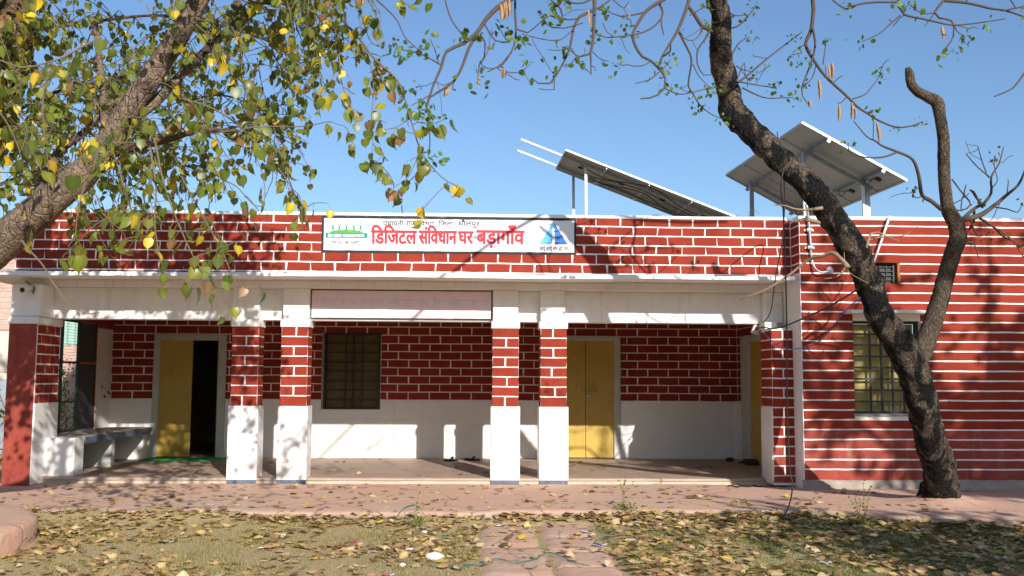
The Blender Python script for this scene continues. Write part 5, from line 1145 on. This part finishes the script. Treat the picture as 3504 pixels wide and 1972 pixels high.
# fallen leaves: curled dry hearts
def dry(seed):
    r_ = random.Random(seed); v_, f_ = heart(0, 0); out = []
    c1, c2, tw_ = r_.uniform(-1.3, 1.5), r_.uniform(-.5, .9), r_.uniform(-.5, .5)
    for x, y, z in v_:
        yy = z + .5; out.append((x * (1 - .18 * abs(c1)), yy, .32 * c1 * x * x + .28 * c2 * yy * yy + tw_ * x * yy * .5 + r_.uniform(-.02, .02)))
    out = np.array(out); out[:, 2] -= out[:, 2].min(); return out, f_
DRY = [dry(k) for k in range(9)]
DC = [(0.447, 0.284, 0.12), (0.387, 0.224, 0.095), (0.499, 0.344, 0.155), (0.284, 0.155, 0.073), (0.55, 0.378, 0.138), (0.206, 0.116, 0.056), (0.473, 0.318, 0.163), (0.516, 0.378, 0.215)]
FL = []
def drop(x, y, s_, extra=0.):
    z = surf(x, y) + .004 + extra; k = random.randrange(9); c = random.choice(DC); g = random.uniform(.75, 1.2)
    if random.random() < .03: c = (.52, .36, .06)
    mtx = Matrix.Translation((x, y, z)) @ Matrix.Rotation(random.uniform(0, 6.28), 4, 'Z') @ Matrix.Rotation(random.gauss(0, .22), 4, 'X') @ Matrix.Rotation(random.gauss(0, .22), 4, 'Y') @ Matrix.Diagonal((s_, s_, s_, 1))
    FL.append((mtx, k, tuple(v_ * g for v_ in c), Vector((x, y, z))))
n_ = 0
while n_ < 4700:
    x, y = random.uniform(-5.6, 6.6), random.uniform(-6.9, -2.78)
    if abs(x - .036) > (y + 14.2) * .55 + .2 or y > yfront(x) - .02 or blocked(x, y): continue
    if on_path(x, y) and random.random() < .86: continue
    d = mnoise.noise(Vector((x * .9, y * .9, 14))) + .5 * mnoise.noise(Vector((x * 2.7, y * 2.7, 18))); edge = math.exp(-abs(y - yfront(x)) / .25)
    if random.random() > (.22 if x < 0 else .44) + .7 * d + .95 * edge: continue
    drop(x, y, random.uniform(.038, .095) * (1.15 if x > 1 else 1), random.uniform(0, .02) + .03 * edge * random.random()); n_ += 1
n_ = 0
while n_ < 420:
    x, y = random.uniform(-5.8, 5.4), random.uniform(-3.2, 3.4)
    if y < yfront(x) + .03 or (y > -.1 and (random.random() < .82 or x < -5.5 or x > 4)) or blocked(x, y): continue
    d = mnoise.noise(Vector((x * 1.3, y * 1.3, 24)))
    if random.random() > .35 + .7 * d: continue
    if any(a - .05 < x < b + .05 and -.05 < y < .4 for a, b, _, _ in COLS): continue
    if y > 0: z0 = .004
    drop(x, y, random.uniform(.05, .10)); n_ += 1
    if y > -.02: m_, k_, c_, p_ = FL[-1]; m_.translation.z = .006; FL[-1] = (m_, k_, c_, p_)
FLv = sorted(range(len(FL)), key=lambda i: FL[i][3].y + (0 if in_frame(FL[i][3], -.004) else 100)); nearf = set(FLv[:300])
pro = [[leaf_mesh('fallen_leaf', DRY[k][0], DRY[k][1], c, 'dryleaf') for c in DC] for k in range(9)]
for i in nearf:
    mtx, k, c, p = FL[i]; j = min(range(len(DC)), key=lambda q: sum((DC[q][t] - c[t]) ** 2 for t in range(3)))
    tag(link('fallen_leaf', pro[k][j], None, None, mtx), ('pale straw', 'dark brown', 'tan brown')[0 if DC[j][0] > .46 else 1 if DC[j][0] < .3 else 2] + ' curled fallen leaf lying on the near lawn or path', 'leaf', ('pale', 'dark', 'tan')[0 if DC[j][0] > .46 else 1 if DC[j][0] < .3 else 2] + ' fallen leaves on the near lawn')
lit = None
for k in range(9):
    sel = [FL[i] for i in range(len(FL)) if i not in nearf and FL[i][1] == k]
    if not sel: continue
    o = leaf_cloud('leaf_litter', DRY[k][0], DRY[k][1], [np.array(l[0]) for l in sel], [l[2] for l in sel], 'dryleaf', lit)
    if lit is None: lit = tag(o, 'litter of dry tan leaves over the lawn, pavement and porch', 'leaf litter', kind='stuff')
    else: o.name = 'leaf_layer'; o['kind'] = 'stuff'
# weeds at the pavement edge
def weed(px, py, h, n_st, label, leafy_=1.0, seed=0):
    random.seed(seed); b = atz(px, py, -.18); b.z = surf(b.x, b.y) - .01; t = thing('weed', b, label, 'weed'); st = MB(); mats, cols = [], []
    for k in range(n_st):
        d = Vector((random.gauss(0, .16), random.gauss(0, .16), 1)); P = twig_grow(b + Vector((J(.03), J(.03), 0)), d, h * random.uniform(.45, 1.0), -.02, .12, .04); st.tube(P, [.0035 - .002 * i / len(P) for i in range(len(P))], 5, cap=False)
        for q in P[1:]:
            for _ in range(2):
                if random.random() < .55 * leafy_: mats.append(np.array(hang_matrix(q + Vector((J(.015), J(.015), J(.01))), random.uniform(.018, .036), 1.2))); cols.append(tuple(v_ * random.uniform(.7, 1.3) for v_ in (.09, .17, .025)))
    for k in range(int(60 * leafy_)):
        q = b + Vector((random.gauss(0, .06), random.gauss(0, .05), random.uniform(.01, .09))); mats.append(np.array(hang_matrix(q, random.uniform(.02, .04), 1.3))); cols.append(tuple(v_ * random.uniform(.7, 1.3) for v_ in (.08, .15, .02)))
    st.build('stems', M['stem'], t, True); o = leaf_cloud('leaves', LV, LF, mats, cols, 'tuft', t); o['kind'] = 'stuff'
M['stem'] = flat('weed_stem', (.26, .24, .09), .8)
weed(2140, 1770, .52, 5, 'tall thin green weed at the pavement edge in line with the fourth column', 1.0, 3)
weed(1425, 1800, .50, 6, 'sprawling pale weed at the pavement edge in front of the middle bay', .8, 4)
weed(2950, 1800, .55, 7, 'bushy weed at the pavement edge left of the forked tree', 1.2, 6)
weed(2545, 1755, .28, 2, 'single bare dry weed stem beside the trailing cable', .15, 8)
random.seed(41)
# litter
def scrap(name, label, cat, px, py, w, d, mat, curl=.3, mat2=None):
    c = atz(px, py, -.19); z = surf(c.x, c.y) + .012; a = J(.6); m_ = MB(); nx_, ny_ = 6, 4
    for i in range(nx_):
        for j in range(ny_):
            u, v_ = i / (nx_ - 1) - .5, j / (ny_ - 1) - .5; x = u * w; y = v_ * d
            m_.v.append((c.x + x * math.cos(a) - y * math.sin(a), c.y + x * math.sin(a) + y * math.cos(a), z + curl * w * (u * u + .4 * v_ * v_) + .01 * mnoise.noise(Vector((u * 4, v_ * 4, px)))))
    for i in range(nx_ - 1):
        for j in range(ny_ - 1): k = i * ny_ + j; m_.f.append((k, k + ny_, k + ny_ + 1, k + 1))
    o = m_.build(name, mat, None, True); s_ = o.modifiers.new('solid', 'SOLIDIFY'); s_.thickness = .002; tag(o, label, cat)
    if mat2:
        o.data.materials.append(M[mat2]); nf = len(o.data.polygons); o.data.polygons.foreach_set('material_index', [1 if k >= nf * .6 else 0 for k in range(nf)])
    return o
M['foilwhite'] = flat('white_wrapper', (.72, .72, .74), .4); M['foilblue'] = flat('blue_wrapper', (.06, .05, .34), .4); M['foilpink'] = flat('pink_wrapper', (.6, .12, .16), .4); M['foilteal'] = flat('teal_plastic', (.03, .20, .16), .5); M['stone'] = paint('white_stone', (.72, .69, .64), .9, .1, (.4, .35, .3), .5, 20, .6)
scrap('wrapper', 'white and blue foil wrapper on the path beside the lawn', 'wrapper', 2010, 1826, .13, .07, 'foilwhite', .5, 'foilblue')
scrap('wrapper', 'blue printed wrapper at the right edge of the path', 'wrapper', 2055, 1872, .12, .06, 'foilblue', .4, 'foilwhite')
scrap('wrapper', 'white and green wrapper at the head of the path', 'wrapper', 1713, 1805, .10, .05, 'foilwhite', .3, 'foilteal')
scrap('wrapper', 'pink wrapper lying on the left lawn', 'wrapper', 1205, 1852, .13, .06, 'foilpink', .5)
scrap('wrapper', 'pale blue wrapper on the far left lawn', 'wrapper', 572, 1855, .12, .05, 'foilteal', .4, 'foilwhite')
scrap('wrapper', 'crumpled white paper scrap under the forked tree', 'paper', 3145, 1822, .10, .05, 'foilwhite', .8); scrap('wrapper', 'white paper scrap on the shaded lawn at the far right', 'paper', 3430, 1910, .09, .05, 'foilwhite', .6)
scrap('wrapper', 'white scrap on the right lawn below the bushy weed', 'paper', 2825, 1928, .09, .05, 'foilwhite', .7); scrap('wrapper', 'red and white wrapper at the bottom edge of the left lawn', 'wrapper', 1330, 1966, .09, .05, 'foilpink', .5, 'foilwhite'); scrap('wrapper', 'white scrap among leaves at the left pavement edge', 'paper', 720, 1762, .07, .04, 'foilwhite', .8)
for px, py, r_, lab in ((1487, 1911, .065, 'large white stone on the left lawn beside the path'), (1402, 1882, .035, 'white stone on the left lawn above the large one'), (1378, 1935, .028, 'white pebble on the left lawn below the large stone'), (895, 1872, .026, 'white pebble alone on the left lawn'), (1452, 1820, .026, 'white pebble near the sprawling weed'), (970, 1828, .024, 'white pebble near the left pavement edge'), (2255, 1800, .024, 'white pebble in the right lawn near the tall weed')):
    c = atz(px, py, -.19); bm = bmesh.new(); bmesh.ops.create_icosphere(bm, subdivisions=2, radius=1)
    for v_ in bm.verts: k = 1 + .35 * mnoise.noise(v_.co * 1.7 + Vector((px, 0, 0))); v_.co = Vector((c.x + v_.co.x * k * r_ * 1.2, c.y + v_.co.y * k * r_, surf(c.x, c.y) + r_ * .35 + v_.co.z * k * r_ * .6))
    me = bpy.data.meshes.new('stone'); bm.to_mesh(me); bm.free(); tag(link('stone', me, None, M['stone']), lab, 'stone')
def ground_string(name, label, pts, r_, mat, cat='string'):
    P = [];
    for x, y in pts: q = atz(x, y, -.18); q.z = surf(q.x, q.y) + .012; P.append(q)
    tag(MB().tube(P, r_, 6, ds=.04).build(name, mat, None, True), label, cat)
ground_string('string', 'green plastic strip curving across the lower path', [(1465, 1935), (1560, 1940), (1650, 1930), (1700, 1915), (1760, 1927), (1830, 1915), (1875, 1893), (1915, 1905), (1970, 1930), (2020, 1940)], .0045, 'foilteal')
ground_string('string', 'short teal strip among leaves below the sprawling weed', [(1345, 1795), (1380, 1770), (1420, 1755)], .006, 'foilteal'); ground_string('string', 'teal strip on the lawn left of the path head', [(1400, 1840), (1450, 1842), (1510, 1832), (1550, 1823)], .006, 'foilteal')
ground_string('wire', 'grey wire looped on the right lawn by the tall weed', [(2035, 1860), (2060, 1840), (2110, 1828)], .006, 'galv', 'wire'); ground_string('wire', 'grey wire lying across the right lawn edge', [(2125, 1815), (2150, 1802), (2190, 1805), (2235, 1810)], .006, 'galv', 'wire')
ground_string('stick', 'pale stick lying on the pavement by the fourth column', [(1757, 1671), (1800, 1671), (1845, 1673)], .010, 'twigtan', 'stick'); ground_string('stick', 'thin dry stick on the leaves of the left lawn', [(1055, 1790), (1085, 1775), (1105, 1768)], .008, 'twigtan', 'stick')

# ================================================================== BEYOND: neighbour's wall, bougainvillea, trees over the roof
nb = thing('neighbour_house', (-11, 7.5, 0), 'faded brick and plaster neighbouring house beyond the left end', 'house')
M['nbrick'] = paint('faded_pink_brick', (.50, .33, .27), .9, .15, (.6, .5, .42), .6, 4, .6); M['nplaster'] = paint('pale_plaster', (.56, .50, .42), .9, .1, (.4, .33, .26), .5, 2, .5); M['nblue'] = paint('blue_grey_dado', (.26, .29, .33), .9, .15, (.15, .15, .15), .5, 2, .4)
MB().box(-16, -7.6, 7.5, 7.8, -.3, 4.2).build('wall', 'nplaster', nb); MB().box(-16, -7.55, 7.45, 7.499, -.3, 1.35).build('dado', 'nblue', nb)
for r0 in range(22):
    zz = 1.42 + r0 * .12; x = (-10.32 if zz > 2.3 else -8.45) - (.06 if r0 % 2 else 0)
    while x < -7.68: MB().box(x, min(x + .235, -7.605), 7.482, 7.499, zz, zz + .10).build('brick', 'nbrick', nb); x += .25
for r0 in range(14):
    zz = .5 + r0 * .12
for r0 in range(3): MB().box(-11.2, -8.5, 7.47, 7.4985, 1.5 + r0 * .9, 1.56 + r0 * .9).build('ledge', 'nbrick', nb)
MB().box(-16.2, -7.4, 6.9, 8.2, 4.2, 4.35).build('roof', 'concrete', nb)
sh = thing('sheet_fence', (-8.6, 6.2, 0), 'pale green corrugated sheet fence beyond the side grille', 'fence'); cs = MB(); X = np.arange(-9.1, -7.75, .02)
for x in X:
    for z in (2.05, 2.9): cs.v.append((float(x), 6.4 + .02 * math.sin(x * 42), z))
for i in range(len(X) - 1): a = i * 2; cs.f.append((a, a + 2, a + 3, a + 1))
cs.build('sheet', flat('pale_green_sheet', (.30, .44, .38), .6), sh, True); MB().box(-9.1, -7.75, 6.42, 6.62, -.25, 2.045).build('low_wall', 'nbrick', sh)
bg_ = thing('bougainvillea', (-8.0, 4.6, -.2), 'bougainvillea bush with magenta flowers seen through the side grille', 'bush'); st = MB(); mg, cg, mf, cf = [], [], [], []
for k in range(26):
    P = twig_grow(Vector((-8.0 + J(.3), 4.6 + J(.3), -.2)), Vector((J(.5), J(.5), 1)), random.uniform(1.3, 2.9), .03, .2, .08); st.tube(P, [.014 - .011 * i / len(P) for i in range(len(P))], 5, cap=False)
    for i, q in enumerate(P[3:]):
        for _ in range(3):
            p = q + Vector((random.gauss(0, .07), random.gauss(0, .07), random.gauss(0, .05)))
            if q.z > 1.5 and random.random() < .5: mf.append(np.array(hang_matrix(p, random.uniform(.035, .06), 1.4))); cf.append((.5, .02, .2))
            else: mg.append(np.array(hang_matrix(p, random.uniform(.04, .07), 1.2))); cg.append(tuple(v_ * random.uniform(.7, 1.3) for v_ in (.10, .14, .03)))
st.build('stems', 'twig', bg_, True); o = leaf_cloud('leaves', LV, LF, mg, cg, 'tuft', bg_); o['kind'] = 'stuff'; o = leaf_cloud('flowers', LV, LF, mf, cf, 'tuft', bg_); o['kind'] = 'stuff'
# feathery tree showing over the roof between the arrays
ft = thing('feathery_tree', (7.3, 13.0, -.2), 'feathery green tree top showing above the parapet between the arrays', 'tree'); tb = MB(); mg, cg = [], []
MB().tube([(7.3, 13, -.2), (7.25, 13, 2.6), (7.3, 12.9, 5.2)], [.16, .12, .07], 10, .1, 5, .1).build('trunk', 'redbark', ft, True)
for k in range(46):
    P = twig_grow(Vector((7.3 + J(.6), 12.9 + J(.8), 4.9)), Vector((J(1.2), J(1), random.uniform(.3, 1))), random.uniform(.6, 1.55), -.0, .15, .08); tb.tube(P, [.012 - .009 * i / len(P) for i in range(len(P))], 4, cap=False)
    for q in P[3:]:
        for _ in range(7): mg.append(np.array(hang_matrix(q + Vector((random.gauss(0, .07), random.gauss(0, .07), random.gauss(0, .05))), random.uniform(.02, .045), 1.4))); cg.append(tuple(v_ * random.uniform(.8, 1.3) for v_ in (.16, .21, .05)))
tb.build('branches', 'twig', ft, True)['kind'] = 'stuff'; leaf_cloud('crown', LV, LF, mg, cg, 'tuft', ft)['kind'] = 'stuff'
# dome of a tank and sheet roof peeping over the parapet
tk = aty(2243, 738, 9.0); bm = bmesh.new(); bmesh.ops.create_uvsphere(bm, u_segments=20, v_segments=10, radius=.30)
for v_ in bm.verts: v_.co = Vector((v_.co.x * .9, v_.co.y, v_.co.z * .5)) * (1 + .06 * mnoise.noise(v_.co * 9)) + Vector((tk.x, tk.y, tk.z - .14))
for v_ in bm.verts:
    if v_.co.z < tk.z - .2: v_.co.z = 2.9
me = bpy.data.meshes.new('straw_heap'); bm.to_mesh(me); bm.free(); tag(link('straw_heap', me, None, paint('straw', (.35, .26, .16), .95, .3, (.2, .15, .1), .6, 25, .9)), 'brown straw heap on the roof under the long solar row', 'straw')
# unseen trees added behind the camera to block low sky light from the porch
def sky_block_tree(x, y, h, w, label, seed):
    random.seed(seed); t = thing('sky_block_tree', (x, y, -.2), label, 'tree', 'added trees blocking the low sky'); MB().tube([(x, y, -.4), (x + J(.2), y, h * .3), (x, y, h * .6)], [.22, .18, .1], 10, .1, 4, .15).build('trunk', 'redbark', t, True)
    mats, cols = [], []
    for k in range(1300):
        d = Vector((random.gauss(0, 1), random.gauss(0, 1), random.gauss(0, 1))).normalized() * random.uniform(.4, 1) ** .5; p = Vector((x + d.x * w, y + d.y * w, h * .52 + d.z * h * .48))
        if mnoise.noise(p * .8) > .3: continue
        mats.append(np.array(hang_matrix(p, random.uniform(.3, .5), 1.2))); cols.append(tuple(v_ * random.uniform(.7, 1.2) for v_ in (.05, .085, .018)))
    leaf_cloud('crown', HV, HF, mats, cols, 'leaf', t)['kind'] = 'stuff'
for k, (x, y, h, w) in enumerate(((-16, -30, 7.2, 4), (-8.5, -32, 7.8, 4.2), (-1, -33, 8, 4.2), (6, -34, 8.2, 4.2), (13, -33, 8.2, 4.2), (20, -31, 7.8, 4.2), (-22, -24, 6.5, 4), (27, -26, 7, 4), (-26, -15, 7, 4), (30, -18, 8, 4))): sky_block_tree(x, y, h, w, 'broad dark tree added unseen behind the viewer to block low sky, %s across the yard' % ('first second third fourth fifth sixth seventh eighth ninth tenth'.split()[k]), 60 + k)
